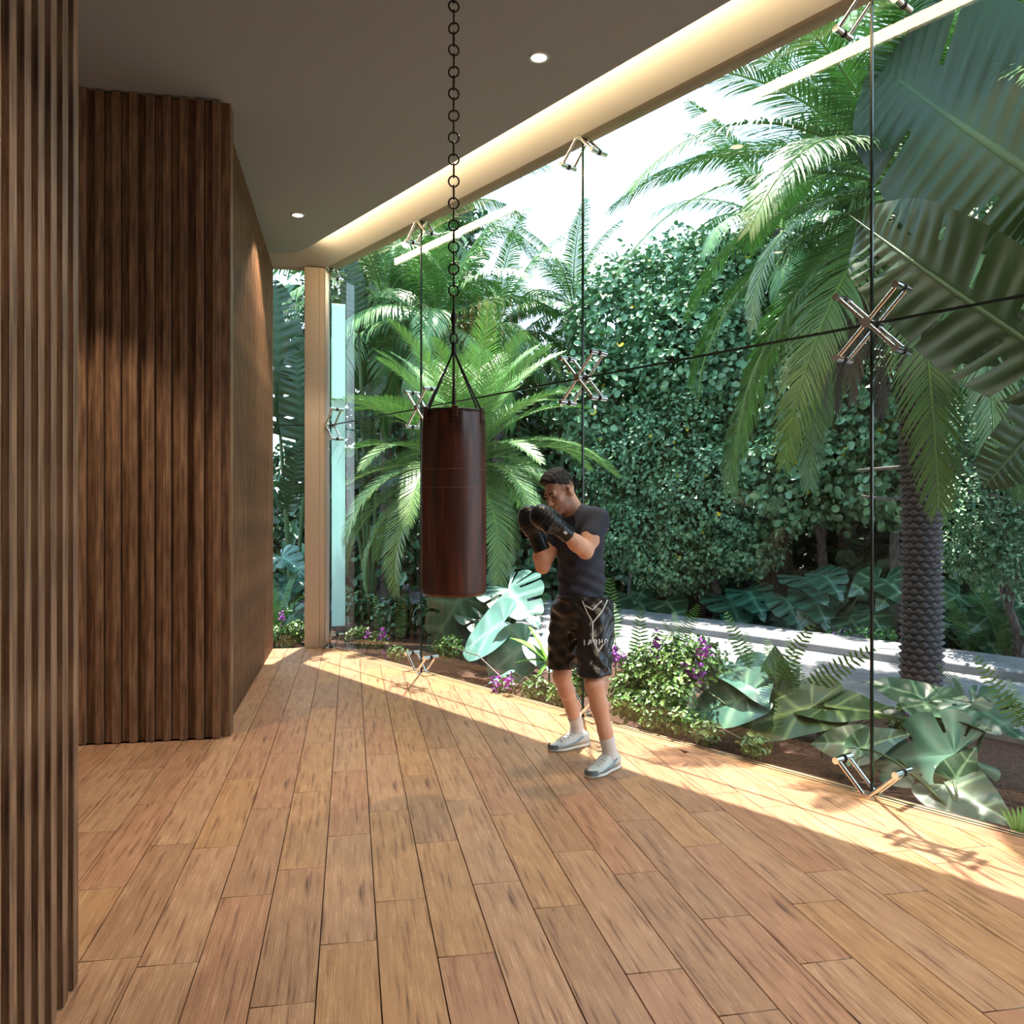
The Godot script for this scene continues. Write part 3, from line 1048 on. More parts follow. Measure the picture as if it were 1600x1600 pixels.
func far_trees() -> void:
	var rl := small_leaf(1.0, 0.35)
	var tl := small_leaf(0.35, 0.3, 5)
	var fl := small_leaf(0.6, 0.35, 5)
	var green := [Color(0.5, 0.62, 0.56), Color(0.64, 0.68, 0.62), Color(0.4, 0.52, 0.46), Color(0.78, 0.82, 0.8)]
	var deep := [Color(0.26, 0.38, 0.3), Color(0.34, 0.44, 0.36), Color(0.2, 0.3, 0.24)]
	# round-leaved thicket beyond the path
	var sets := [
		[[[985, 520, 14.6, 1.1, 1.3], [960, 640, 14.2, 1.1, 1.2], [1060, 470, 14.8, 1.2, 1.2]], "round-leaved tree rising beside the middle glass seam"],
		[[[1090, 560, 13.4, 1.2, 1.3], [1150, 470, 14.0, 1.2, 1.2], [1180, 620, 12.9, 1.0, 1.1]], "round-leaved tree behind the drooping fronds of the scaly palm"],
		[[[1280, 600, 12.0, 1.0, 1.2], [1330, 700, 11.4, 0.9, 0.9], [1250, 740, 11.6, 0.8, 0.8]], "round-leaved tree with yellow leaves left of the palm trunk"],
		[[[1390, 620, 11.0, 0.9, 1.0], [1420, 730, 10.8, 0.8, 0.7]], "round-leaved tree directly behind the palm trunk"],
		[[[1010, 730, 13.6, 1.1, 1.0], [1080, 690, 13.2, 1.0, 0.9], [1000, 830, 13.3, 0.9, 0.6]], "dense fine-leaved shrub above the path behind the boxer"],
		[[[1120, 780, 12.6, 1.0, 0.9], [1060, 880, 12.9, 0.8, 0.45], [1160, 850, 12.2, 0.6, 0.5]], "dense fine-leaved shrub overhanging the path's far kerb"]]
	for k in sets.size():
		var cl := []
		for q in sets[k][0]: cl.append([at_px(q[0], q[1], q[2]), Vector3(q[3], q[4], q[3])])
		var f: Array = sets[k][0][0]
		var b := at_px(f[0], 900, f[2])
		b.y = GROUND
		var fine := k >= 4
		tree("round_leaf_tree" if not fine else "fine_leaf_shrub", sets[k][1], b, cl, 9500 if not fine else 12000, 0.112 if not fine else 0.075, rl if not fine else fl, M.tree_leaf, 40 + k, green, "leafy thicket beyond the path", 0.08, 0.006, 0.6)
	# small-leaved shrubs on the right
	for q in [[[1560, 800, 8.6, 0.55, 0.5], [1600, 860, 8.4, 0.5, 0.45], [1530, 860, 8.7, 0.4, 0.35], "small-leaved pale shrub right of the palm trunk"], [[1540, 690, 9.4, 0.7, 0.5], [1640, 730, 9.2, 0.6, 0.6], [1500, 680, 9.6, 0.5, 0.4], "round-leaved branchy tree with grey boughs right of the palm trunk"]]:
		var cl := []
		for j in 3: cl.append([at_px(q[j][0], q[j][1], q[j][2]), Vector3(q[j][3], q[j][4], q[j][3])])
		var b := at_px(q[0][0] + 30, 900, q[0][2] + 0.3)
		b.y = GROUND
		var sh := tree("garden_shrub", q[3], b, cl, 4200, 0.065, tl, M.tree_leaf, int(q[0][0]), green, "shrubs right of the palm trunk", 0.05)
		if q[3].begins_with("round"):
			for br in [[[1480, 733, 9.3], [1520, 728, 9.2], [1560, 745, 9.1], [1590, 760, 9.2]], [[1478, 780, 9.2], [1510, 772, 9.1], [1560, 778, 9.0], [1600, 790, 9.1]], [[1340, 735, 9.6], [1380, 732, 9.5], [1410, 730, 9.4], [1480, 733, 9.3]], [[1345, 775, 9.5], [1390, 780, 9.4], [1430, 776, 9.3], [1478, 780, 9.2]]]:
				var bm := MB.new()
				var pts := []
				for w in br: pts.append(at_px(w[0], w[1], w[2]) - b)
				bm.tube(pts, [0.032, 0.034, 0.03, 0.024] if br[0][0] > 1400 else [0.014, 0.02, 0.026, 0.032], 7)
				part("bough", bm.mesh(), M.bark, sh)
	# taller dark trees closing the background
	var back := [
		[600, 430, 19.0, 2.4, 2.6, "dark broadleaf tree behind the far palms at the left"],
		[690, 640, 17.0, 2.2, 2.0, "dark broadleaf tree behind the cycad"],
		[820, 620, 18.5, 2.2, 1.8, "dark broadleaf tree between the cycad and the thicket"],
		[500, 790, 16.0, 1.7, 1.7, "dark broadleaf tree seen past the column"],
		[900, 760, 17.0, 2.4, 1.6, "dark low tree behind the boxer"],
		[1120, 560, 17.5, 2.6, 2.8, "dark tree behind the round-leaved thicket"],
		[1300, 470, 15.5, 2.4, 3.4, "dark tree behind the scaly palm's crown"],
		[1460, 600, 14.0, 2.2, 3.2, "dark tree behind the palm trunk"],
		[1600, 520, 12.5, 2.2, 3.4, "dark tree at the garden's right boundary"],
		[1760, 480, 11.0, 2.2, 3.4, "dark tree past the right boundary"],
		[1480, 100, 15.0, 2.6, 2.6, "tall dark tree over the scaly palm"],
		[1650, 60, 13.0, 2.6, 3.0, "tall dark tree above the banana leaves"],
		[625, 300, 20.0, 1.8, 1.6, "tall dark tree top beside the cove"],
		[1050, 880, 16.5, 2.2, 1.0, "low dark thicket behind the path's far bed, by the boxer"],
		[1240, 880, 14.5, 2.0, 1.0, "low dark thicket behind the split-leaved plants"],
		[1420, 890, 12.6, 1.8, 1.0, "low dark thicket behind the palm trunk"],
		[1600, 900, 11.0, 1.8, 1.0, "low dark thicket behind the right-hand ferns"],
		[780, 880, 18.0, 2.2, 1.0, "low dark thicket behind the cycad's trunk"]]
	for k in back.size():
		var q: Array = back[k]
		var c := at_px(q[0], q[1], q[2])
		var b := Vector3(c.x, GROUND - 0.2, c.z)
		var r: float = q[3]
		var cl := [[c, Vector3(r, q[4], r) * 0.8], [c + Vector3(r * 0.5, -r * 0.5, 0.3), Vector3(r, r, r) * 0.62], [c + Vector3(-r * 0.5, -r * 0.6, 0.2), Vector3(r, r, r) * 0.62], [c + Vector3(0, -r * 1.1, 0), Vector3(r, r, r) * 0.7]]
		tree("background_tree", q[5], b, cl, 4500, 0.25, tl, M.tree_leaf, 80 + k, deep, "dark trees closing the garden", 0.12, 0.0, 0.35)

func palms() -> void:
	# cycad-like palm behind the bag
	var cy := []
	for k in 5:
		cy.append(frond(1.95, 88, 0.40, 0.016, [0.95, 0.8, 0.6, 0.4, 0.2][k], [0.75, 1.0, 1.25, 1.4, 1.45][k], 0.25, 0.5, 0.12, 0.1, 200 + k, 0.013))
	var base := out_at(722, 960, 1.95)
	base.y = GROUND
	var tr := MB.new()
	tr.tube([Vector3(0, -0.2, 0), Vector3(0.02, 1.2, 0), Vector3(0, 2.15, 0)], [0.26, 0.24, 0.2], 14)
	rosette("cycad_palm", "large feathery cycad with arching fronds behind the hanging bag", "palm", base, cy, M.cycad, 64, -0.55, 0.38, 1.06, 5, "", tr.mesh(), M.bark, Vector3(0, 2.2, 0))
	# scaly-trunked palm on the right
	var pf := []
	for k in 5:
		pf.append(frond(3.0, 110, 0.5, 0.019, [0.8, 0.55, 0.3, 0.0, -0.3][k], [0.9, 1.2, 1.35, 1.3, 1.0][k], 0.1, 0.55, 0.3, 0.14, 220 + k, 0.02))
	var dead := frond(1.9, 44, 0.42, 0.022, -0.9, 0.7, 0.0, 0.75, 0.3, 0.1, 240, 0.016)
	var pb := at_px(1440, 1090, d_floor(1090, GROUND))
	pb.y = GROUND
	var crown := Vector3(-0.12, 4.42, 0.0)
	var pt := MB.new()
	pt.tube([Vector3(0, -0.2, 0), Vector3(0, 1.5, 0), Vector3(-0.05, 3.0, 0), crown + Vector3(0, 0.1, 0)], [0.165, 0.15, 0.15, 0.13], 18)
	var palm := rosette("scaly_palm", "date palm with dark scaly trunk and drooping fronds right of the boxer", "palm", pb, pf, M.palm, 58, -0.4, 0.4, 1.0, 9, "", pt.mesh(), M.trunk_core, crown)
	for k in 9:
		part("dead_frond", dead, M.dead, palm, Transform3D(Basis(Vector3.UP, 0.7 + k * 0.7), crown + Vector3(0, -0.12, 0)))
	var sc := MB.new()
	var ring := []
	for q in [Vector3(-0.05, 0.0, 0.0), Vector3(0, -0.018, 0.0), Vector3(0.05, 0.0, 0.0), Vector3(0, 0.034, 0.0)]: ring.append(sc.vert(q))
	var tip := sc.vert(Vector3(0, 0.016, 0.034))
	var tl := sc.vert(Vector3(-0.025, 0.014, 0.024))
	var trr := sc.vert(Vector3(0.025, 0.014, 0.024))
	sc.tri(ring[0], tl, ring[1]); sc.tri(ring[1], tl, tip); sc.tri(ring[1], tip, trr); sc.tri(ring[1], trr, ring[2])
	sc.tri(ring[0], ring[3], tl); sc.tri(tl, ring[3], tip); sc.tri(tip, ring[3], trr); sc.tri(trr, ring[3], ring[2])
	var scm := sc.mesh()
	var toward := atan2(-pb.x, -pb.z)
	var rest := []
	var made := 0
	for r in 74:
		var y := 0.02 + r * 0.057
		var rad := lerpf(0.163, 0.148, clampf(y / 1.5, 0.0, 1.0))
		var cx := 0.0 if y < 1.5 else -0.05 * (y - 1.5) / 1.5
		for k in 12:
			var a := TAU * (k + 0.5 * (r % 2)) / 12.0
			var xf := Transform3D(Basis(Vector3.UP, a), Vector3(cx + sin(a) * rad, y, cos(a) * rad))
			var off := absf(wrapf(a - toward, -PI, PI))
			if off < 1.5 and made < 290 and y < 2.8:
				part("bark_scale", scm, M.scale, palm, xf)
				made += 1
			else: rest.append(xf)
	var mm := MultiMesh.new()
	mm.transform_format = MultiMesh.TRANSFORM_3D
	mm.mesh = scm
	mm.instance_count = rest.size()
	for i in rest.size(): mm.set_instance_transform(i, rest[i])
	var mi := MultiMeshInstance3D.new()
	mi.name = "bark_scales"
	mi.multimesh = mm
	mi.material_override = M.scale
	mi.set_meta("kind", "stuff")
	palm.add_child(mi)
	# palm whose crown hangs in from above on the right, and far palms on the left
	var far := []
	for k in 4:
		far.append(frond(2.6, 64, 0.6, 0.032, [0.9, 0.6, 0.3, -0.1][k], [0.8, 1.2, 1.4, 1.2][k], 0.05, 0.5, 0.5, 0.12, 260 + k, 0.02))
	var list := [
		[1700, -60, 8.2, 1.3, 30, "tall palm whose crown hangs in above the banana leaves"],
		[690, 505, 13.6, 0.95, 24, "far palm with arching fronds above the cycad, beside the bag chain"],
		[600, 470, 15.5, 1.15, 24, "far palm with hanging fronds next to the frosted fin"],
		[895, 480, 16.5, 0.85, 20, "far palm with upright young fronds below the open sky"],
		[775, 520, 15.8, 0.85, 22, "far palm with brown trunk between chain and middle seam"],
		[665, 345, 17.5, 1.1, 22, "tall far palm touching the cove behind the chain"],
		[1220, 360, 13.5, 1.0, 24, "far palm behind the tip of the scaly palm's fronds"]]
	for k in list.size():
		var q: Array = list[k]
		var c := at_px(q[0], q[1], q[2])
		var b := Vector3(c.x, GROUND - 0.2, c.z)
		var t := MB.new()
		t.tube([Vector3.ZERO, Vector3(0.05, (c.y - b.y) * 0.5, 0), Vector3(0, c.y - b.y, 0)], [0.17, 0.13, 0.11], 10)
		rosette("garden_palm", q[5], "palm", b, far, M.palm, q[4], -0.5, 0.45, q[3], 300 + k, "feather palms in the garden", t.mesh(), M.bark, Vector3(0, c.y - b.y, 0))

func far_bed() -> void:
	var mon := [blade(HEART, 7, 0.4, 0.12, 0.18, 0.05, 1, Color(0.12, 0.24, 0.19), Color(0.5, 0.65, 0.6)), blade(HEART, 7, 0.38, 0.2, 0.25, 0.06, 2, Color(0.16, 0.29, 0.24), Color(0.6, 0.75, 0.7))]
	var vei := [blade(HEART, 6, 0.0, 0.15, 0.2, 0.04, 3, Color(0.10, 0.19, 0.14), Color(0.75, 0.85, 0.75), 0.5, 0, 0.11)]
	var cam := at_px(800, 805, 0.1)
	var groups := [
		["split_leaf_plant", "dark split-leaved plant beyond the path left of the seam", [[1157, 962, 22, 40], [1180, 974, 18, 34], [1206, 981, 22, 36], [1140, 935, 20, 40], [1170, 925, 24, 34]], mon, M.broad],
		["split_leaf_plant", "dark split-leaved plant beyond the path beside a veined leaf", [[1229, 936, 24, 46], [1270, 929, 24, 44], [1232, 974, 20, 44], [1259, 902, 30, 22], [1290, 900, 26, 30]], mon, M.broad],
		["veined_leaf_plant", "pale-veined arrow-leaved plant beyond the path, left of the seam", [[1290, 930, -44, 46], [1330, 965, 26, 44], [1372, 905, -46, 20], [1300, 975, 10, 34]], vei, M.veined],
		["veined_leaf_plant", "pale-veined arrow-leaved plant beside the scaly trunk", [[1385, 905, 36, 30], [1400, 920, -32, 30], [1360, 960, 24, 30]], vei, M.veined],
		["veined_leaf_plant", "pale-veined arrow-leaved plant far right of the scaly trunk", [[1500, 930, -40, 16], [1570, 925, 44, 26], [1550, 960, -40, 26], [1530, 985, 30, 30], [1590, 960, 30, 36]], vei, M.veined],
		["veined_leaf_plant", "low leafy plant beyond the path behind the boxer", [[985, 930, 30, 20], [1010, 945, -20, 16], [1040, 940, 26, 24], [1015, 910, -24, 26]], vei, M.veined],
		["split_leaf_plant", "split-leaved plant by the path seen past the column", [[445, 915, -30, 40], [465, 905, 34, 26], [450, 960, 40, 26], [440, 870, 36, 20]], mon, M.broad]]
	for g in groups:
		var lv := []
		var f: Array = g[2][0]
		var first := out_at(f[0], f[1], 5.6)
		if f[0] < 500: first = at_px(f[0], f[1], 11.5)
		var b := Vector3(first.x + 0.1, GROUND, first.z)
		for q in g[2]:
			var a := out_at(q[0], q[1], 5.6 + 0.1 * (int(q[1]) % 4))
			var t := out_at(q[0] + q[2], q[1] + q[3], 5.3)
			if q[0] < 500:
				a = at_px(q[0], q[1], 11.5); t = at_px(q[0] + q[2], q[1] + q[3], 11.2)
			lv.append([a, t, (Vector3(0, 1.5, 0) + (cam - a).normalized() * 1.6), 1.1])
		leafy(g[0], g[1], "plant", b, lv, g[3], g[4], "leafy plants beyond the path", 0.01)
	# ferns on the far right
	var ff := [frond(0.95, 40, 0.10, 0.013, 1.35, 0.7, 0.1, 0.1, 0.1, 0.1, 50, 0.005), frond(0.85, 36, 0.10, 0.013, 1.1, 1.0, 0.1, 0.1, 0.1, 0.1, 51, 0.005)]
	for q in [[1520, 1000, "upright fern beyond the path close to the scaly trunk"], [1570, 1015, "upright fern beyond the path far from the scaly trunk"], [437, 985, "fern at the end window beside the slat wall"]]:
		var b := out_at(q[0], q[1], 5.5) if q[0] > 500 else at_px(q[0], q[1], 11.0)
		b.y = GROUND
		rosette("fern", q[2], "fern", b, ff, M.fern, 11, -0.25, 0.15, 1.25, int(q[0]), "ferns in the garden")
	# low ground cover with tiny flowers along the far kerb
	var cl := []
	for k in 6: cl.append([out_at(1310 + k * 14, 1000, 5.2) + Vector3(0, 0.05, 0), Vector3(0.16, 0.1, 0.16)])
	var b2: Vector3 = cl[0][0]
	b2.y = GROUND
	tree("ground_cover", "low flowering ground cover along the far kerb", b2, cl, 1200, 0.05, small_leaf(0.7, 0.2), M.tree_leaf, 401, [Color(0.3, 0.6, 0.25), Color(0.5, 0.8, 0.3), Color(0.9, 0.35, 1.2)], "", 0.01)

func near_bed() -> void:
	var fresh := Color(1, 1, 1)
	var mon := [blade(HEART, 6, 0.42, 0.1, 0.1, 0.05, 11, Color(0.17, 0.29, 0.25), Color(0.5, 0.62, 0.56)), blade(HEART, 7, 0.36, 0.16, 0.18, 0.05, 12, Color(0.2, 0.33, 0.31), Color(0.7, 0.78, 0.76))]
	var cal := blade(ROUND, 6, 0.0, 0.05, 0.12, 0.03, 13, Color(0.42, 0.62, 0.6), Color(0.95, 1.0, 0.98), 0.5, 0, 0.2)
	var alo := blade(HEART, 6, 0.0, 0.08, 0.12, 0.05, 14, Color(0.13, 0.21, 0.15), Color(0.8, 0.85, 0.65), 0.5, 60, 0.10)
	var bluish := blade(HEART, 6, 0.0, 0.1, 0.1, 0.04, 15, Color(0.2, 0.34, 0.38), Color(0.8, 0.95, 0.85), 0.5, 0, 0.18)
	var ribbed := blade(LANCE, 9, 0.0, 0.3, 0.05, 0.02, 16, Color(0.2, 0.3, 0.24), Color(0.55, 0.65, 0.55), 3.0, 60)
	var up := Vector3.UP
	var eye := Vector3(0, EYE, 0)
	var facing := func(p: Vector3, k: float) -> Vector3: return up * (1.0 - k) + (eye - p).normalized() * k
	var L := func(u0: float, v0: float, p0: float, u1: float, v1: float, p1: float, k: float, st := 1.0) -> Array:
		var a := out_at(u0, v0, p0)
		return [a, out_at(u1, v1, p1), facing.call(a, k), st]
	var foot := func(u: float, p: float) -> Vector3:
		var q := out_at(u, 1000, p)
		q.y = GROUND
		return q
	leafy("split_leaf_plant", "big glossy split-leaved plant under the hanging bag", "plant", foot.call(722, 0.95), [L.call(722, 933, 0.9, 664, 1022, 0.6, 0.75, 1.05), L.call(745, 950, 1.1, 772, 1000, 0.9, 0.6, 1.0)], [mon[0]], M.broad, "split-leaved plants in the near bed", 0.012)
	leafy("split_leaf_plant", "bright sunlit split-leaved plant between bag and boxer", "plant", foot.call(795, 1.1), [L.call(794, 920, 1.2, 838, 964, 0.95, 0.65, 1.0)], [mon[1]], M.pale, "split-leaved plants in the near bed", 0.012)
	leafy("heart_leaf_plant", "pale sunlit heart-leaved plant at the boxer's left", "plant", foot.call(820, 0.75), [L.call(788, 972, 0.7, 716, 1012, 0.55, 0.5, 1.05), L.call(822, 1008, 0.65, 756, 1054, 0.45, 0.7, 1.0), L.call(845, 1000, 0.8, 870, 1045, 0.7, 0.55, 1.0), L.call(790, 1056, 0.3, 757, 1066, 0.25, 0.25, 1.0)], [cal], M.pale, "", 0.01)
	var st := blade(STRAP, 3, 0.0, 0.5, 0.25, 0.0, 17, Color(0.7, 0.8, 0.6), Color(1.0, 1.0, 0.9), 1.0, 24)
	var b := out_at(858, 1035, 0.5)
	var sl := []
	for q in [[800, 976, 0.5], [832, 964, 0.6], [800, 1021, 0.4], [812, 1045, 0.4], [838, 990, 0.8], [870, 985, 0.8], [900, 1000, 0.6], [890, 1030, 0.3], [830, 1062, 0.3]]:
		sl.append([b, out_at(q[0], q[1], q[2]), up * 0.8 + Vector3(0.1, 0, 0.3), 1.3])
	leafy("strap_leaf_plant", "lime green strap-leaved clump behind the boxer's legs", "plant", Vector3(b.x, GROUND, b.z), sl, [st], M.strap)
	# upright ferns
	var fr := frond(1.0, 17, 0.2, 0.027, 1.52, 0.25, 0.05, 0.12, 0.1, 0.14, 61, 0.006)
	var fd := frond(1.0, 15, 0.17, 0.034, 1.5, 0.35, 0.05, 0.1, 0.12, 0.12, 62, 0.006)
	var ferns := [
		[625, 1003, 631, 934, 0.8, 0, "upright fern left of the hanging bag's foot"],
		[600, 1005, 585, 930, 1.2, 1, "fern in the bed beside the frosted fin"],
		[962, 1008, 956, 905, 0.9, 0, "tall fern right of the boxer's hip"],
		[997, 1062, 1005, 958, 0.6, 0, "upright fern rising behind the purple flowers"],
		[1060, 1010, 1090, 953, 1.2, 0, "short fern on top of the flowering shrub"],
		[1176, 1052, 1133, 955, 0.9, 1, "curved fern in front of the path"],
		[1212, 1072, 1264, 984, 0.8, 1, "fern leaning right beside the pointed leaf"],
		[1250, 1086, 1352, 1020, 0.9, 1, "long fern leaning over the path"],
		[1612, 1150, 1524, 1026, 0.7, 1, "large fern at the glass right of the palm trunk"],
		[1505, 1090, 1470, 1040, 1.3, 0, "pale fern at the foot of the scaly trunk"],
		[835, 990, 850, 935, 1.6, 1, "fern beside the path left of the boxer"]]
	for q in ferns:
		var a := out_at(q[0], q[1], q[4])
		var t := out_at(q[2], q[3], q[4] - 0.1)
		var o := thing("fern", q[6], "fern", Vector3(a.x, minf(a.y, GROUND), a.z), "ferns in the garden")
		var d := t - a
		var len := d.length()
		# frond mesh runs up along y with slight lean to +x: turn its tip toward the target
		var y := d.normalized()
		var z := (eye - a).normalized()
		var x := y.cross(z).normalized()
		z = x.cross(y)
		var m: Mesh = [fr, fd][q[5]]
		# leaflets spread in local z, so aim local z sideways in the view
		var bs := Basis(z * -1.0, y, x).scaled_local(Vector3(len, len, len))
		part("stalk", stalk(Vector3.ZERO, a - o.position + Vector3(0, 0.02, 0), 0.005, 0.0), M.stem, o)
		part("frond", m, M.fern, o, Transform3D(bs, a - o.position))
		for k in 2:
			var b2 := Basis(Vector3.UP, 1.3 + 2.2 * k) * Basis(Vector3(0, 0, 1), -0.55)
			part("frond", m, M.fern, o, Transform3D(b2.scaled(Vector3.ONE * len * 0.75), a - o.position))
	# flowering shrub
	var tl := small_leaf(0.5, 0.3, 6)
	var grn := [Color(0.22, 0.4, 0.25), Color(0.35, 0.55, 0.35), Color(0.15, 0.28, 0.16), Color(0.6, 0.75, 0.6)]
	var shrubs := [
		["purple-flowered leafy shrub right of the boxer", [[1050, 1040, 0.55, 0.3], [1010, 1055, 0.5, 0.22], [1085, 1035, 0.6, 0.24], [985, 1075, 0.35, 0.18], [1050, 1085, 0.3, 0.2]], [[972, 1036], [960, 1023], [993, 1061], [1027, 1008], [1100, 1015], [1089, 1047], [1075, 1047], [1030, 1030]]],
		["low leafy creeper spilling over the bed edge right of the boxer", [[1030, 1118, 0.2, 0.14], [1070, 1128, 0.15, 0.1], [985, 1100, 0.2, 0.12], [1105, 1142, 0.12, 0.08], [1180, 1165, 0.12, 0.08]], []],
		["low purple-flowered cover under the broad leaves at the right seam", [[1290, 1118, 1.2, 0.14], [1240, 1118, 1.1, 0.12], [1425, 1125, 1.25, 0.14], [1490, 1130, 1.2, 0.14]], [[1247, 1120], [1420, 1126], [1488, 1140], [1275, 1115]]],
		["low flowering cover beside the frosted fin", [[560, 995, 0.35, 0.14], [590, 1000, 0.35, 0.12], [620, 1020, 0.25, 0.1]], [[575, 995], [604, 1026], [598, 990]]],
		["low flowering cover at the end window", [[440, 990, -1.0, 0.16], [465, 985, -1.0, 0.16], [452, 1000, -1.0, 0.12]], [[442, 965], [468, 985]]],
		["leafy cover around the heart-leaved plant's feet", [[790, 1070, 0.12, 0.08], [840, 1075, 0.25, 0.12], [880, 1085, 0.25, 0.12], [700, 1010, 0.5, 0.14], [905, 1060, 0.3, 0.18]], [[794, 1065], [775, 1068]]],
		["leafy cover beneath the cycad", [[620, 960, 1.5, 0.3], [680, 960, 1.6, 0.3], [760, 955, 1.7, 0.3], [560, 950, 1.4, 0.3]], []]]
	for k in shrubs.size():
		var s: Array = shrubs[k]
		var cl := []
		for q in s[1]:
			var c := out_at(q[0], q[1], q[2]) if q[2] > -0.5 else at_px(q[0], q[1], 10.6)
			cl.append([c, Vector3(q[3], q[3] * 0.8, q[3])])
		var f: Vector3 = cl[0][0]
		var o := tree("flowering_shrub" if s[2].size() else "leafy_cover", s[0], Vector3(f.x, GROUND, f.z), cl, 500 + 700 * s[1].size(), 0.042 if k != 6 else 0.09, tl, M.lime if k != 6 else M.tree_leaf, 500 + k, grn if k != 6 else [Color(0.25, 0.42, 0.28), Color(0.2, 0.32, 0.22)], "low plants in the near bed", 0.012, 0.0, 0.3)
		for q in s[2]:
			var p := out_at(q[0], q[1], s[1][0][2] - 0.1) if s[1][0][2] > -0.5 else at_px(q[0], q[1], 10.5)
			part("flower", flower_mesh(int(q[0])), M.flower, o, Transform3D(Basis(), p - o.position))
	# broad leaves at the right
	leafy("arrow_leaf_plant", "bluish arrow-leaved plant with pale veins low at the bed edge", "plant", foot.call(1205, 0.6), [L.call(1165, 1090, 0.6, 1055, 1120, 0.4, 0.5, 1.0), L.call(1150, 1040, 0.9, 1198, 1090, 0.5, 0.35, 0.8), L.call(1135, 1040, 0.8, 1092, 1028, 0.7, 0.3, 0.7), L.call(1085, 1075, 0.5, 1035, 1058, 0.5, 0.3, 0.5)], [bluish], M.veined, "arrow-leaved plants in the near bed", 0.009)
	leafy("arrow_leaf_plant", "lime veined arrow-leaved plant with a wide flat leaf at the seam", "plant", foot.call(1285, 0.75), [L.call(1268, 1106, 0.75, 1112, 1140, 0.4, 0.4, 0.9), L.call(1290, 1104, 0.8, 1425, 1112, 0.9, 0.3, 0.8)], [alo], M.lime, "arrow-leaved plants in the near bed", 0.009)
	leafy("pointed_leaf_plant", "single upright pointed ribbed leaf in front of the path", "plant", foot.call(1216, 0.8), [L.call(1214, 1092, 0.8, 1211, 1008, 0.8, 0.95, 1.5), L.call(1222, 1095, 0.8, 1250, 1040, 0.9, 0.8, 1.0)], [ribbed], M.veined)
	leafy("arrow_leaf_plant", "grey-green arrow-leaved plant beside the scaly trunk", "plant", foot.call(1460, 0.9), [L.call(1445, 1092, 0.9, 1350, 1056, 0.8, 0.35, 0.9), L.call(1450, 1095, 0.9, 1546, 1128, 0.7, 0.35, 0.8), L.call(1446, 1096, 0.85, 1450, 1136, 0.6, 0.7, 1.1)], [alo], M.veined, "arrow-leaved plants in the near bed", 0.009)
	leafy("split_leaf_plant", "wide split-leaved plant spread in front of the scaly trunk", "plant", foot.call(1500, 0.6), [L.call(1492, 1178, 0.6, 1325, 1194, 0.32, 0.7, 1.05), L.call(1520, 1100, 0.9, 1600, 1150, 0.7, 0.5, 1.0), L.call(1560, 1105, 0.9, 1490, 1140, 0.7, 0.5, 0.8)], [mon[0]], M.broad, "split-leaved plants in the near bed", 0.011)
	leafy("arrow_leaf_plant", "large veined leaf pressed low by the glass right of the clamp", "plant", foot.call(1500, 0.3), [L.call(1478, 1226, 0.42, 1585, 1282, 0.32, 0.6, 1.0), L.call(1490, 1220, 0.45, 1525, 1165, 0.55, 0.75, 1.0), L.call(1340, 1162, 0.6, 1262, 1158, 0.5, 0.6, 1.0), L.call(1345, 1170, 0.45, 1420, 1140, 0.5, 0.5, 0.9)], [alo], M.veined, "arrow-leaved plants in the near bed", 0.009)
	var gr := out_at(1590, 1290, 0.1)
	var gl2 := []
	for k in 5: gl2.append([Vector3(gr.x, GROUND + 0.05, gr.z), gr + Vector3(-0.06 + 0.03 * k, 0.08, 0.0), Vector3(0, 0.2, 1), 1.5])
	leafy("strap_leaf_plant", "small yellow-green grass tuft at the glass foot", "plant", Vector3(gr.x, GROUND, gr.z), gl2, [st], M.strap)
	# the bed goes on past the right-hand pane
	for q in [[-1.3, 0.7, "arrow-leaved plant further along the bed, right of the grass tuft"], [-2.6, 0.9, "arrow-leaved plant far along the bed past the banana stem"]]:
		var c := gl(q[0], q[1], GROUND)
		var lv := []
		for k in 5:
			var an: float = k * 1.3 + q[0]
			var d := Vector3(cos(an), 0, sin(an))
			lv.append([c + d * 0.2 + Vector3(0, 0.42, 0), c + d * 0.48 + Vector3(0, 0.3, 0), up + d * 0.3, 1.0])
		leafy("arrow_leaf_plant", q[2], "plant", c, lv, [alo], M.veined, "arrow-leaved plants in the near bed", 0.009)
	var far := []
	for k in 3: far.append([gl(-2.0 - k * 0.5, 0.5, 0.05), Vector3(0.28, 0.24, 0.28)])
	tree("leafy_cover", "leafy cover further along the bed, past the banana stem", gl(-2.3, 0.5, GROUND), far, 2200, 0.045, tl, M.lime, 590, grn, "low plants in the near bed", 0.012, 0.0, 0.3)

func flower_mesh(sd: int) -> ArrayMesh:
	var mb := MB.new()
	var rng := RandomNumberGenerator.new()
	rng.seed = sd
	for k in 26:
		var p := Vector3(rng.randfn() * 0.022, rng.randfn() * 0.04, rng.randfn() * 0.022)
		var c := Color(1, 1, 1) * rng.randf_range(0.6, 1.5)
		var ctr := mb.vert(p, Vector2.ZERO, c)
		var n := Vector3(rng.randfn(), rng.randfn(), rng.randfn()).normalized()
		var x := n.cross(Vector3(0.3, 1, 0.2)).normalized()
		var y := n.cross(x)
		var r := []
		for j in 5: r.append(mb.vert(p + (x * cos(TAU * j / 5) + y * sin(TAU * j / 5)) * 0.016 + n * 0.007, Vector2.ZERO, c))
		for j in 5: mb.tri(ctr, r[j], r[(j + 1) % 5])
	return mb.mesh()

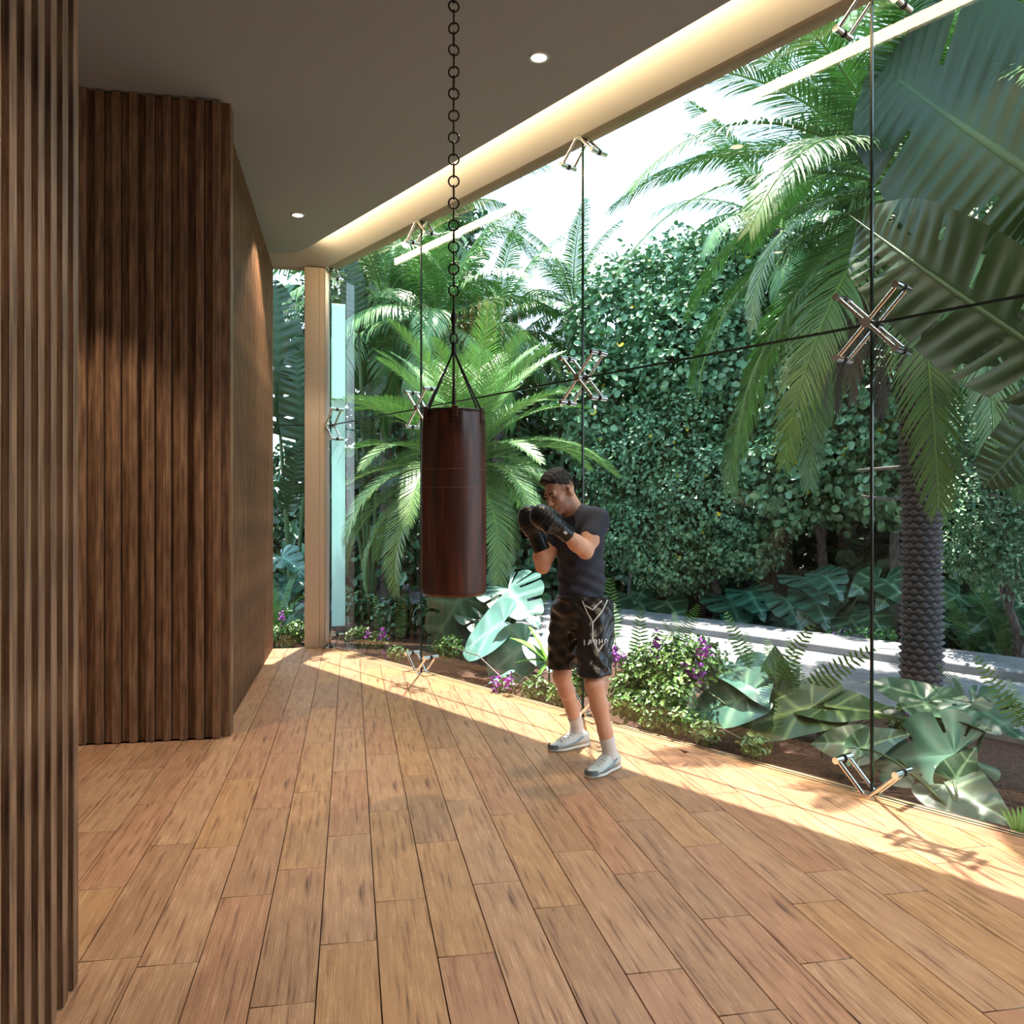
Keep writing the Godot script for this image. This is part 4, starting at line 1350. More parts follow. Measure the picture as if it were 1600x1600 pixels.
func banana_leaves() -> void:
	var big := blade(BANANA, 24, -5.0, 0.06, 0.12, 0.03, 91, Color(0.55, 0.68, 0.6), Color(0.75, 0.9, 0.75), 0.3, 90)
	var torn := blade(BANANA, 24, -14.0, 0.12, 0.16, 0.05, 92, Color(0.5, 0.62, 0.6), Color(0.7, 0.85, 0.7), 0.3, 90)
	# close clump outside the glass on the right
	var base := out_at(1720, 1200, 1.1)
	base.y = GROUND
	var o := thing("banana_plant", "banana plant with huge dark leaves hanging across the right-hand pane", "plant", base, "banana plants")
	var st := MB.new()
	st.tube([Vector3(0, -0.1, 0), Vector3(0.02, 1.2, 0), Vector3(-0.03, 2.3, 0)], [0.12, 0.1, 0.06], 12)
	part("stem", st.mesh(), M.stem, o)
	var top := Vector3(-0.03, 2.2, 0)
	for q in [[1660, 300, 1.2, 1310, 80, 1.7, 0.75, 1.5, 0], [1700, 600, 0.6, 1290, 322, 0.75, 0.85, 0.95, 1], [1760, 520, 1.0, 1420, 560, 1.5, 0.5, 1.0, 0], [1700, 560, 1.0, 1560, 760, 0.5, 0.6, 1.2, 1]]:
		var a := out_at(q[0], q[1], q[2])
		var t := out_at(q[3], q[4], q[5])
		part("stalk", stalk(top, a - base, 0.025, 0.1), M.stem, o)
		var hint: Vector3 = Vector3.DOWN * (1.0 - q[6]) + (Vector3(0, EYE, 0) - a).normalized() * q[6]
		var lf := part("leaf", [big, torn][q[8]], M.banana, o, leaf_xf(a - base, t - base, hint, q[7]))
		var rib := MB.new()
		var pts := []
		for k in 9:
			var x := k / 8.0
			pts.append(Vector3(x, -0.12 * x * x - 0.004, 0))
		rib.tube(pts, [0.012, 0.011, 0.010, 0.009, 0.008, 0.006, 0.005, 0.003, 0.001], 6)
		part("midrib", rib.mesh(), M.stem, lf)
	# clump beyond the end window
	for c in [[452, 12.0, "tall banana plant filling the narrow end window", [[438, 680, 430, 430], [478, 740, 462, 540], [448, 800, 470, 690], [470, 900, 430, 940]]], [575, 12.5, "banana plant with broad leaves between fin and cycad", [[560, 520, 545, 395], [552, 640, 600, 590], [590, 700, 560, 640], [570, 760, 640, 735], [548, 760, 600, 690]]]]:
		var b := at_px(c[0], 1000, c[1])
		b.y = GROUND
		var p := thing("banana_plant", c[2], "plant", b, "banana plants")
		for q in c[3]:
			var a := at_px(q[0], q[1], c[1])
			var t := at_px(q[2], q[3], c[1] - 0.3)
			part("stalk", stalk(Vector3(0.05, 0, 0), a - b, 0.035, 0.02), M.stem, p)
			var hint: Vector3 = Vector3.UP * 0.3 + (Vector3(0, EYE, 0) - a).normalized()
			part("leaf", torn, M.banana, p, leaf_xf(a - b, t - b, hint, 0.9))

# ---------------------------------------------------------------- punching bag and chain
func build_bag() -> void:
	var leather := mat(Color.WHITE, 0.42)
	var lt := wood_texture(61, 512, 512, [rgb(30, 12, 8), rgb(58, 25, 16), rgb(84, 38, 24), rgb(120, 60, 38)], 0.35)
	leather.albedo_texture = lt[0]
	leather.uv1_scale = Vector3(1, 0.55, 1)
	leather.clearcoat_enabled = true
	leather.clearcoat = 0.18
	leather.clearcoat_roughness = 0.25
	var black := mat(rgb(24, 20, 20), 0.5)
	var stitch := mat(rgb(150, 104, 84), 0.7)
	var iron := mat(rgb(58, 50, 46), 0.38, 0.85)
	var c := at_px(709, 785, 4.45)
	var bot := 1.072
	var top := 2.05
	var R := 0.1725
	var o := thing("punching_bag", "long dark brown leather punching bag hanging by straps", "punching bag", Vector3(c.x, bot, c.z))
	var h := top - bot
	var mb := MB.new()
	var segs := 56
	var prof := []
	for k in 5: prof.append(Vector2(R * 0.998 - 0.022 * pow(1.0 - k / 4.0, 2.0), 0.022 * k / 4.0))
	for k in 16: prof.append(Vector2(R, 0.03 + (h - 0.23) * (k + 1) / 16.0))
	for k in 9:
		var t := (k + 1) / 9.0
		prof.append(Vector2(R - 0.012 * t * t, h - 0.2 + 0.2 * t))
	var ids := []
	for i in prof.size():
		var row := []
		var t: float = clampf((prof[i].y - (h - 0.24)) / 0.24, 0.0, 1.0)
		for k in segs + 1:
			var a := TAU * k / segs
			var crease := t * (0.004 * sin(a * 9.0 + 1.0) + 0.003 * sin(a * 17.0 + prof[i].y * 9.0)) + 0.0015 * sin(a * 6.0 + prof[i].y * 3.0)
			var r: float = prof[i].x + crease
			row.append(mb.vert(Vector3(cos(a) * r, prof[i].y, sin(a) * r), Vector2(float(k) / segs * 2.0, prof[i].y * 1.2)))
		ids.append(row)
	for i in prof.size() - 1:
		for k in segs: mb.quad(ids[i][k], ids[i + 1][k], ids[i + 1][k + 1], ids[i][k + 1])
	part("shell", mb.mesh(), leather, o)
	var cap := MB.new()
	cap.lathe([Vector2(0, 0.004), Vector2(R - 0.03, 0.002), Vector2(R - 0.02, 0.0)], 40)
	cap.lathe([Vector2(R - 0.012, h - 0.012), Vector2(0.1, h - 0.03), Vector2(0, h - 0.03)], 40)
	part("end_caps", cap.mesh(), leather, o)
	var rim := MB.new()
	rim.tube(ring_pts(R - 0.0115, 56, Basis(Vector3.RIGHT, PI / 2), Vector3(0, h, 0)), [0.0075], 8, Color.WHITE, false, true)
	part("rim", rim.mesh(), black, o)
	for v in [735.0, 763.0]:
		var y: float = EYE + (805.0 - v) / F * 4.45 - bot
		var s := MB.new()
		s.tube(ring_pts(R + 0.0012, 56, Basis(Vector3.RIGHT, PI / 2), Vector3(0, y, 0)), [0.0013], 6, Color.WHITE, false, true)
		part("stitch_line", s.mesh(), stitch, o)
	var lower := MB.new()
	lower.tube(ring_pts(R + 0.0005, 56, Basis(Vector3.RIGHT, PI / 2), Vector3(0, 0.03, 0)), [0.003], 6, Color.WHITE, false, true)
	part("bottom_seam", lower.mesh(), leather, o)
	# front tab with buckle, and straps to the swivel
	var knot := Vector3(0, EYE + (805.0 - 548.0) / F * 4.45 - bot, 0)
	var toward := atan2(-c.x, -c.z)
	for k in 6:
		var a := toward + 0.03 + TAU * k / 6.0
		var dir := Vector3(sin(a), 0, cos(a))
		var tab := MB.new()
		tab.box(dir * (R - 0.004) + Vector3(0, h - 0.026, 0), Vector3(0.032, 0.085, 0.007), 0.002, Basis(Vector3.UP, a))
		part("tab", tab.mesh(), leather, o)
		var bk := MB.new()
		var bb := Basis(Vector3.UP, a)
		var bc := dir * (R + 0.002) + Vector3(0, h - 0.056, 0)
		bk.tube([bc + bb * Vector3(-0.02, -0.011, 0), bc + bb * Vector3(0.02, -0.011, 0), bc + bb * Vector3(0.02, 0.011, 0), bc + bb * Vector3(-0.02, 0.011, 0)], [0.0028], 6, Color.WHITE, false, true)
		part("buckle", bk.mesh(), iron, o)
		var sm := MB.new()
		sm.tube([dir * (R - 0.01) + Vector3(0, h + 0.005, 0), (dir * (R - 0.01) + Vector3(0, h, 0)).lerp(knot, 0.5), knot], [0.0055, 0.005, 0.0055], 7)
		part("strap", sm.mesh(), black, o)
	var sl := MB.new()
	sl.tube([knot + Vector3(0, -0.012, 0), knot + Vector3(0, 0.045, 0)], [0.013, 0.011], 10)
	part("strap_sleeve", sl.mesh(), black, o)
	# chain up to the ceiling
	var cy := bot + knot.y + 0.035
	var ch := thing("chain", "dark iron chain of round links hanging from the ceiling to the bag", "chain", Vector3(c.x, 0, c.z))
	var bas := Basis(Vector3.UP, toward)
	var oval := MB.new()
	oval.tube(ring_pts(0.019, 22, Basis(), Vector3.ZERO, 1.55), [0.0042], 8, Color.WHITE, false, true)
	part("swivel_ring", oval.mesh(), iron, ch, Transform3D(bas, Vector3(0, cy + 0.03, 0)))
	var body := MB.new()
	body.lathe([Vector2(0.0, 0.05), Vector2(0.009, 0.052), Vector2(0.0085, 0.085), Vector2(0.011, 0.11), Vector2(0.0165, 0.135), Vector2(0.0165, 0.15), Vector2(0.008, 0.175), Vector2(0.005, 0.2), Vector2(0, 0.2)], 16)
	part("swivel", body.mesh(), iron, ch, Transform3D(Basis(), Vector3(0, cy, 0)))
	var rnd := MB.new()
	rnd.tube(ring_pts(0.0275, 26, Basis(), Vector3.ZERO, 1.05), [0.0048], 8, Color.WHITE, false, true)
	var lk := MB.new()
	lk.tube(ring_pts(0.013, 22, Basis(), Vector3.ZERO, 2.9), [0.0046], 8, Color.WHITE, false, true)
	var rm := rnd.mesh()
	var lm := lk.mesh()
	var y := cy + 0.215
	var i := 0
	while y < CEIL - 0.03:
		if i % 2 == 0:
			part("link", lm, iron, ch, Transform3D(bas * Basis(Vector3.UP, PI / 2 + 0.12 * sin(i * 2.3)), Vector3(0, y + 0.012, 0)))
			y += 0.0585
		else:
			part("link", rm, iron, ch, Transform3D(bas * Basis(Vector3.UP, 0.25 * sin(i * 1.7)), Vector3(0, y + 0.012, 0)))
			y += 0.0585
		i += 1
	var hook := MB.new()
	hook.lathe([Vector2(0, CEIL), Vector2(0.035, CEIL), Vector2(0.035, CEIL - 0.008), Vector2(0.008, CEIL - 0.014), Vector2(0.008, CEIL - 0.05), Vector2(0, CEIL - 0.05)], 20)
	part("ceiling_plate", hook.mesh(), iron, ch)

# ---------------------------------------------------------------- signed-distance modelling for the boxer
class Field:
	var lo: Vector3
	var cell: float
	var n: Vector3i
	var val := PackedFloat32Array()
	func _init(a: Vector3, b: Vector3, c: float) -> void:
		lo = a
		cell = c
		n = Vector3i(((b - a) / c).ceil()) + Vector3i.ONE
		val.resize(n.x * n.y * n.z)
		val.fill(1.0)
	func at(i: int, j: int, k: int) -> int:
		return (k * n.y + j) * n.x + i
	func span(a: Vector3, b: Vector3) -> Array:
		var i0 := Vector3i(((a - lo) / cell).floor()).clamp(Vector3i.ZERO, n - Vector3i.ONE)
		var i1 := Vector3i(((b - lo) / cell).ceil()).clamp(Vector3i.ZERO, n - Vector3i.ONE)
		return [i0, i1]
	func smin(a: float, b: float, k: float) -> float:
		var h := maxf(k - absf(a - b), 0.0) / k
		return minf(a, b) - h * h * k * 0.25
	func cone(a: Vector3, b: Vector3, ra: float, rb: float, k := 0.03) -> void:
		var m := maxf(ra, rb) + k + cell * 2.0
		var e := Vector3(m, m, m)
		var s := span(a.min(b) - e, a.max(b) + e)
		var ab := b - a
		var l2 := maxf(ab.length_squared(), 1e-9)
		for z in range(s[0].z, s[1].z + 1):
			for y in range(s[0].y, s[1].y + 1):
				var o := at(s[0].x, y, z)
				for x in range(s[0].x, s[1].x + 1):
					var p := lo + Vector3(x, y, z) * cell
					var t := clampf((p - a).dot(ab) / l2, 0.0, 1.0)
					var d := p.distance_to(a + ab * t) - lerpf(ra, rb, t)
					if d - val[o] < k: val[o] = smin(val[o], d, k)
					o += 1
	func ball(c: Vector3, r: Vector3, b := Basis(), k := 0.02) -> void:
		var m := maxf(r.x, maxf(r.y, r.z)) + k + cell * 2.0
		var e := Vector3(m, m, m)
		var s := span(c - e, c + e)
		var inv := b.transposed()
		var rm := minf(r.x, minf(r.y, r.z))
		for z in range(s[0].z, s[1].z + 1):
			for y in range(s[0].y, s[1].y + 1):
				var o := at(s[0].x, y, z)
				for x in range(s[0].x, s[1].x + 1):
					var q := inv * (lo + Vector3(x, y, z) * cell - c)
					var g := q / r
					var l := g.length()
					var d := (l - 1.0) * rm
					if l > 0.01: d = l * (l - 1.0) / maxf((g / r).length(), 1e-6)
					if d - val[o] < k: val[o] = smin(val[o], d, k)
					o += 1
	func keep(nrm: Vector3, d: float) -> void:   # cut away where nrm.p > d
		for z in n.z:
			for y in n.y:
				var o := at(0, y, z)
				for x in n.x:
					var q := nrm.dot(lo + Vector3(x, y, z) * cell) - d
					if q > val[o]: val[o] = q
					o += 1
	func carve(c: Vector3, r: float) -> void:
		for z in n.z:
			for y in n.y:
				var o := at(0, y, z)
				for x in n.x:
					var q := r - (lo + Vector3(x, y, z) * cell).distance_to(c)
					if q > val[o]: val[o] = q
					o += 1
	func ripple(f: Callable) -> void:
		for z in n.z:
			for y in n.y:
				var o := at(0, y, z)
				for x in n.x:
					if absf(val[o]) < cell * 4.0: val[o] += f.call(lo + Vector3(x, y, z) * cell)
					o += 1
	func value(p: Vector3) -> float:
		var g := (p - lo) / cell
		var i := Vector3i(g.floor())
		if i.x < 0 or i.y < 0 or i.z < 0 or i.x >= n.x - 1 or i.y >= n.y - 1 or i.z >= n.z - 1: return 1.0
		var f := g - Vector3(i)
		var o := at(i.x, i.y, i.z)
		var dz := n.x * n.y
		var a := lerpf(lerpf(val[o], val[o + 1], f.x), lerpf(val[o + n.x], val[o + n.x + 1], f.x), f.y)
		var b := lerpf(lerpf(val[o + dz], val[o + dz + 1], f.x), lerpf(val[o + dz + n.x], val[o + dz + n.x + 1], f.x), f.y)
		return lerpf(a, b, f.z)
	func hit(from: Vector3, dir: Vector3, near: float, far: float) -> Vector3:
		var t := near
		while t < far:
			if value(from + dir * t) < 0.0: return from + dir * t
			t += cell * 0.25
		return Vector3.INF
	func mesh_into(mb: MB, tint = null) -> void:
		var ids := {}
		var dz := n.x * n.y
		var off := [0, 1, n.x, n.x + 1, dz, dz + 1, dz + n.x, dz + n.x + 1]
		var edges := [[0, 1], [2, 3], [4, 5], [6, 7], [0, 2], [1, 3], [4, 6], [5, 7], [0, 4], [1, 5], [2, 6], [3, 7]]
		for z in n.z - 1:
			for y in n.y - 1:
				var o := at(0, y, z) - 1
				for x in n.x - 1:
					o += 1
					var v0 := val[o]
					if absf(v0) > cell * 3.0: continue
					var inside := 0
					for q in off:
						if val[o + q] < 0.0: inside += 1
					if inside == 0 or inside == 8: continue
					var s := Vector3.ZERO
					var cnt := 0
					for e in edges:
						var a := val[o + off[e[0]]]
						var b := val[o + off[e[1]]]
						if (a < 0.0) == (b < 0.0): continue
						var t := a / (a - b)
						var ca := Vector3(e[0] & 1, (e[0] >> 1) & 1, (e[0] >> 2) & 1)
						var cb := Vector3(e[1] & 1, (e[1] >> 1) & 1, (e[1] >> 2) & 1)
						s += ca.lerp(cb, t)
						cnt += 1
					var p := lo + (Vector3(x, y, z) + s / cnt) * cell
					var c := Color.WHITE
					if tint != null: c = tint.call(p)
					ids[o] = mb.vert(p, Vector2(p.x, p.y), c)
		for o in ids:
			var v0 := val[o]
			for ax in 3:
				var st: int = [1, n.x, dz][ax]
				var s1: int = [n.x, dz, 1][ax]
				var s2: int = [dz, 1, n.x][ax]
				var v1 := val[o + st]
				if (v0 < 0.0) == (v1 < 0.0): continue
				if not (ids.has(o - s1) and ids.has(o - s2) and ids.has(o - s1 - s2)): continue
				if v0 < 0.0: mb.quad(ids[o], ids[o - s2], ids[o - s1 - s2], ids[o - s1])
				else: mb.quad(ids[o], ids[o - s1], ids[o - s1 - s2], ids[o - s2])

# ---------------------------------------------------------------- the boxer
func build_person() -> void:
	var skin := mat(rgb(222, 174, 150), 0.5)
	skin.vertex_color_use_as_albedo = true
	skin.subsurf_scatter_enabled = true
	skin.subsurf_scatter_strength = 0.12
	var tee := mat(rgb(46, 52, 70), 0.8)
	tee.rim_enabled = true
	tee.rim = 0.3
	var satin := mat(rgb(36, 33, 35), 0.3)
	var white := mat(rgb(222, 222, 226), 0.6)
	var glove := mat(rgb(26, 26, 29), 0.36)
	var cuffm := mat(rgb(20, 22, 26), 0.28)
	var hairm := mat(rgb(34, 27, 27), 0.7)
	var shoe := mat(rgb(208, 218, 222), 0.6)
	var shoe_blue := mat(rgb(140, 170, 186), 0.6)
	var sole := mat(rgb(226, 226, 222), 0.7)
	var toe := mat(rgb(96, 110, 118), 0.6)
	var J := func(u: float, v: float, d: float) -> Vector3: return at_px(u, v, d)
	var hipR: Vector3 = J.call(889, 952, 5.15)
	var hipL: Vector3 = J.call(929, 950, 5.02)
	var kneeR: Vector3 = J.call(878, 1056, 5.17)
	var kneeL: Vector3 = J.call(929, 1070, 4.85)
	var ankR: Vector3 = J.call(901, 1131, 5.39)
	var ankL: Vector3 = J.call(952, 1171, 4.90)
	var pelvis: Vector3 = J.call(908, 935, 5.09)
	var waist: Vector3 = J.call(908, 897, 5.09)
	var chest: Vector3 = J.call(907, 843, 5.08)
	var shL: Vector3 = J.call(934, 811, 4.97)
	var shR: Vector3 = J.call(874, 817, 5.17)
	var elL: Vector3 = J.call(915, 862, 4.83)
	var wrL: Vector3 = J.call(879, 829, 4.74)
	var elR: Vector3 = J.call(848, 885, 5.03)
	var wrR: Vector3 = J.call(842, 848, 4.93)
	var neck0: Vector3 = J.call(903, 805, 5.07)
	var neck1: Vector3 = J.call(889, 787, 5.05)
	var head: Vector3 = J.call(873, 768, 5.02)
	var right := Vector3(cs, 0, sn)
	var ahead := Vector3(sn, 0, -cs)
	var o := thing("person", "boxer in black t-shirt and black shorts guarding with black gloves beside the bag", "person", Vector3(pelvis.x, 0, pelvis.z))
	var O := o.position
	var face := (right * -0.66 + Vector3.DOWN * 0.40 - ahead * 0.62).normalized()
	var hup := Vector3(0, 1, 0) + right * -0.22 - ahead * 0.02
	hup = (hup - face * hup.dot(face)).normalized()
	var hr := hup.cross(face)           # toward one ear
	var HB := Basis(hr, hup, face)
	var hp := func(x: float, y: float, z: float) -> Vector3: return head + HB * Vector3(x, y, z)
	# one body: trunk, limbs and neck, then head on a finer grid
	var bmn := ankR.min(ankL).min(elR).min(wrR) - Vector3(0.12, 0.1, 0.12)
	var bmx := shL.max(neck1).max(hipL).max(elL).max(hipR) + Vector3(0.16, 0.12, 0.16)
	bmn = bmn.min(chest - Vector3(0.3, 0, 0.3)).min(wrL - Vector3(0.08, 0.08, 0.08)).min(kneeL - Vector3(0.12, 0, 0.12))
	bmx = bmx.max(ankL + Vector3(0.1, 0, 0.1)).max(ankR + Vector3(0.1, 0, 0.1))
	var B := Field.new(bmn, bmx, 0.0115)
	B.cone(pelvis, waist, 0.125, 0.115, 0.04)
	B.cone(waist, chest, 0.115, 0.13, 0.05)
	B.cone(shL.lerp(chest, 0.2), shR.lerp(chest, 0.2), 0.075, 0.075, 0.06)
	B.cone(neck0, neck1, 0.062, 0.056, 0.04)
	for s in [[shL, elL, wrL, J.call(857, 813, 4.70)], [shR, elR, wrR, J.call(829, 817, 4.93)]]:
		B.cone(s[0], s[0].lerp(s[1], 0.6), 0.062, 0.056, 0.03)
		B.cone(s[0].lerp(s[1], 0.55), s[1], 0.055, 0.042, 0.02)
		B.cone(s[1], s[1].lerp(s[2], 0.4), 0.043, 0.047, 0.02)
		B.cone(s[1].lerp(s[2], 0.4), s[2], 0.047, 0.031, 0.02)
		B.ball(s[2].lerp(s[3], 0.55), Vector3(0.036, 0.036, 0.036))
	for s in [[hipL, kneeL, ankL], [hipR, kneeR, ankR]]:
		B.cone(s[0] + Vector3(0, -0.06, 0), s[1], 0.084, 0.056, 0.03)
		B.cone(s[1], s[1].lerp(s[2], 0.3), 0.053, 0.054, 0.02)
		var calf: Vector3 = s[1].lerp(s[2], 0.32) + ahead * 0.018
		B.cone(calf, s[1].lerp(s[2], 0.75), 0.052, 0.04, 0.02)
		B.cone(s[1].lerp(s[2], 0.7), s[2], 0.041, 0.036, 0.02)
		B.ball(s[1] - ahead * 0.02 + Vector3(0, 0.01, 0), Vector3(0.042, 0.048, 0.042), Basis(), 0.03)
	var mb := MB.new()
	B.mesh_into(mb)
	var Hf := Field.new(head - Vector3(0.17, 0.2, 0.17), head + Vector3(0.17, 0.17, 0.17), 0.0048)
	Hf.ball(hp.call(0, 0.022, -0.018), Vector3(0.076, 0.094, 0.096), HB)
	Hf.ball(hp.call(0, -0.05, 0.028), Vector3(0.058, 0.072, 0.062), HB, 0.03)
	Hf.cone(hp.call(-0.034, -0.088, 0.03), hp.call(0, -0.104, 0.066), 0.024, 0.021, 0.02)
	Hf.cone(hp.call(0.034, -0.088, 0.03), hp.call(0, -0.104, 0.066), 0.024, 0.021, 0.02)
	Hf.cone(hp.call(-0.03, 0.016, 0.078), hp.call(0.03, 0.016, 0.078), 0.013, 0.013, 0.02)
	Hf.cone(hp.call(0, 0.004, 0.086), hp.call(0, -0.036, 0.108), 0.009, 0.0125, 0.012)
	Hf.ball(hp.call(0, -0.041, 0.098), Vector3(0.018, 0.010, 0.012), HB, 0.01)
	Hf.ball(hp.call(-0.04, -0.028, 0.062), Vector3(0.024, 0.02, 0.022), HB, 0.02)
	Hf.ball(hp.call(0.04, -0.028, 0.062), Vector3(0.024, 0.02, 0.022), HB, 0.02)
	Hf.cone(hp.call(-0.018, -0.066, 0.086), hp.call(0.018, -0.066, 0.086), 0.0065, 0.0065, 0.008)
	Hf.cone(hp.call(-0.014, -0.076, 0.084), hp.call(0.014, -0.076, 0.084), 0.007, 0.007, 0.008)
	for s in [-1.0, 1.0]:
		Hf.ball(hp.call(s * 0.083, -0.014, -0.012), Vector3(0.012, 0.034, 0.022), HB * Basis(Vector3.UP, s * 0.5), 0.010)
		Hf.carve(hp.call(s * 0.031, -0.004, 0.096), 0.0155)
	Hf.cone(neck0, neck1, 0.06, 0.055, 0.03)
	Hf.cone(neck1, hp.call(0, -0.03, -0.03), 0.055, 0.055, 0.03)
	var stub := func(p: Vector3) -> Color:
		var q := HB.transposed() * (p - head)
		if q.z > -0.03 and q.y > -0.17 and q.y < -0.02 and not (absf(q.x) < 0.02 and q.y > -0.084 and q.z > 0.075):
			var s := smoothstep(-0.035, -0.065, q.y - 0.25 * maxf(absf(q.x) - 0.03, 0.0)) * smoothstep(-0.03, 0.0, q.z)
			return Color.WHITE.lerp(Color(0.66, 0.62, 0.62), s)
		if q.y > 0.0 and q.z < 0.035 and absf(q.x) > 0.05: return Color(0.5, 0.45, 0.45)
		return Color.WHITE
	Hf.mesh_into(mb, stub)
	for i in mb.v.size(): mb.v[i] -= O
	part("body", mb.mesh(), skin, o)
	# hair: swept top, clipped sides
	var Hr := Field.new(head - Vector3(0.15, 0.1, 0.15), head + Vector3(0.17, 0.19, 0.17), 0.0048)
	Hr.ball(hp.call(0, 0.042, -0.02), Vector3(0.0765, 0.09, 0.098), HB)
	Hr.ball(hp.call(0, 0.088, 0.03), Vector3(0.058, 0.044, 0.07), HB, 0.03)
	Hr.ball(hp.call(0.0, 0.104, -0.02), Vector3(0.05, 0.03, 0.07), HB, 0.03)
	var hn := (HB * Vector3(0, -0.8, 0.6)).normalized()
	Hr.keep(hn, hn.dot(hp.call(0, 0.084, 0.07)))
	var hm := MB.new()
	Hr.ripple(func(p: Vector3) -> float:
		var q := HB.transposed() * (p - head)
		return 0.0022 * sin(q.x * 330.0 + q.z * 60.0) + 0.0015 * sin(q.z * 210.0))
	Hr.mesh_into(hm)
	for i in hm.v.size(): hm.v[i] -= O
	part("hair", hm.mesh(), hairm, o)
	var eyew := mat(rgb(176, 146, 132), 0.35)
	for s in [-1.0, 1.0]:
		var e := MB.new()
		e.tube([hp.call(s * 0.018, -0.004, 0.086) - O, hp.call(s * 0.031, -0.002, 0.086) - O, hp.call(s * 0.043, -0.006, 0.078) - O], [0.003, 0.0065, 0.003], 8)
		var eo := part("eye", e.mesh(), eyew, o)
		var ir := MB.new()
		ir.tube([hp.call(s * 0.030, -0.005, 0.0895) - O, hp.call(s * 0.030, -0.006, 0.0935) - O], [0.005, 0.0045], 8)
		part("iris", ir.mesh(), hairm, eo)
		var br := MB.new()
		br.tube([hp.call(s * 0.012, 0.016, 0.0935) - O, hp.call(s * 0.03, 0.021, 0.0915) - O, hp.call(s * 0.046, 0.015, 0.081) - O], [0.0035, 0.004, 0.002], 6)
		part("eyebrow", br.mesh(), hairm, o)
	# t-shirt
	var T := Field.new(pelvis - Vector3(0.3, 0.05, 0.3), shL.max(shR).max(neck0) + Vector3(0.22, 0.1, 0.24), 0.0095)
	T.cone(pelvis + Vector3(0, -0.02, 0), waist, 0.142, 0.132, 0.04)
	T.cone(waist, chest, 0.130, 0.148, 0.05)
	T.cone(shL.lerp(chest, 0.26), shR.lerp(chest, 0.26), 0.088, 0.09, 0.06)
	T.cone(shL, neck0, 0.052, 0.066, 0.05)
	T.cone(shR, neck0, 0.06, 0.066, 0.05)
	for s in [[shL, elL], [shR, elR]]:
		T.cone(s[0], s[0].lerp(s[1], 0.5), 0.067, 0.066, 0.03)
	T.ripple(func(p: Vector3) -> float:
		var q := p - waist
		return 0.006 * sin(q.y * 88.0 + q.x * 38.0 + 3.0 * sin(q.z * 14.0)) * smoothstep(0.16, -0.05, q.y) + 0.0028 * sin(q.x * 60.0 - q.y * 55.0))
	for s in [[shL, elL], [shR, elR]]:
		pass
	var hem := pelvis.y - 0.012
	T.keep(Vector3.DOWN, -hem)
	T.carve(neck1 + (face * 0.02), 0.078)
	var tm := MB.new()
	T.mesh_into(tm)
	for i in tm.v.size(): tm.v[i] -= O
	var shirt := part("tshirt", tm.mesh(), tee, o)
	var eye := Vector3(0, EYE, 0)
	var on := func(f: Field, u: float, v: float, lift: float) -> Vector3:
		var d: Vector3 = (at_px(u, v, 5.0) - eye).normalized()
		var h := f.hit(eye, d, 4.3, 5.7)
		return Vector3.INF if h == Vector3.INF else h - d * lift - O
	var line := func(f: Field, pts: Array, r: float, lift: float) -> ArrayMesh:
		var got := []
		for k in pts.size() - 1:
			for j in 6:
				var q: Vector2 = pts[k].lerp(pts[k + 1], j / 6.0)
				var h: Vector3 = on.call(f, q.x, q.y, lift)
				if h != Vector3.INF: got.append(h)
		var last: Vector3 = on.call(f, pts[-1].x, pts[-1].y, lift)
		if last != Vector3.INF: got.append(last)
		var m := MB.new()
		if got.size() > 1: m.tube(got, [r], 6)
		return m.mesh()
	var printm := mat(rgb(100, 94, 96), 0.7)
	for q in [[Vector2(873, 874), Vector2(901, 872), Vector2(902, 889), Vector2(876, 891), Vector2(873, 874)], [Vector2(884, 873), Vector2(885, 890)], [Vector2(902, 889), Vector2(908, 899), Vector2(918, 906)], [Vector2(876, 891), Vector2(892, 895), Vector2(903, 892)]]:
		part("print_line", line.call(T, q, 0.0016, 0.0), printm, shirt)
	# shorts
	var S := Field.new(Vector3(minf(kneeR.x, hipR.x), kneeL.y, minf(kneeL.z, hipR.z)) - Vector3(0.22, 0.06, 0.22), pelvis.max(hipL).max(kneeL) + Vector3(0.24, 0.08, 0.26), 0.0095)
	S.cone(pelvis + Vector3(0, 0.03, 0), pelvis - Vector3(0, 0.06, 0), 0.148, 0.155, 0.04)
	for s in [[hipL, kneeL, 0.0], [hipR, kneeR, 0.0]]:
		S.cone(s[0] + Vector3(0, -0.02, 0), s[0].lerp(s[1], 1.02), 0.118, 0.096, 0.035)
	S.ripple(func(p: Vector3) -> float:
		var q := p - pelvis
		return 0.0045 * sin(q.x * 70.0 + q.y * 34.0 + 2.0 * sin(q.y * 17.0)) + 0.003 * sin(q.y * 80.0 - q.x * 60.0 + q.z * 40.0))
	S.keep(Vector3.UP, pelvis.y + 0.022)
	S.keep((Vector3.DOWN + right * 0.06).normalized(), (Vector3.DOWN + right * 0.06).normalized().dot(J.call(911, 1052, 4.95)))
	var sm := MB.new()
	S.mesh_into(sm)
	for i in sm.v.size(): sm.v[i] -= O
	var shorts := part("shorts", sm.mesh(), satin, o)
	for q in [[Vector2(910, 939), Vector2(917, 956), Vector2(926, 973), Vector2(926, 1000)], [Vector2(949, 938), Vector2(941, 955), Vector2(926, 973)], [Vector2(915, 946), Vector2(926, 953), Vector2(934, 944), Vector2(940, 939)], [Vector2(926, 1000), Vector2(935, 1018), Vector2(943, 1006)]]:
		part("piping", line.call(S, q, 0.0046, 0.0), white, shorts)
	part("drawstring", line.call(S, [Vector2(882, 962), Vector2(886, 990), Vector2(889, 1012)], 0.002, 0.001), printm, shorts)
	var font := SystemFont.new()
	font.font_names = PackedStringArray(["Droid Sans"])
	font.font_weight = 700
	var word := "LABHO"
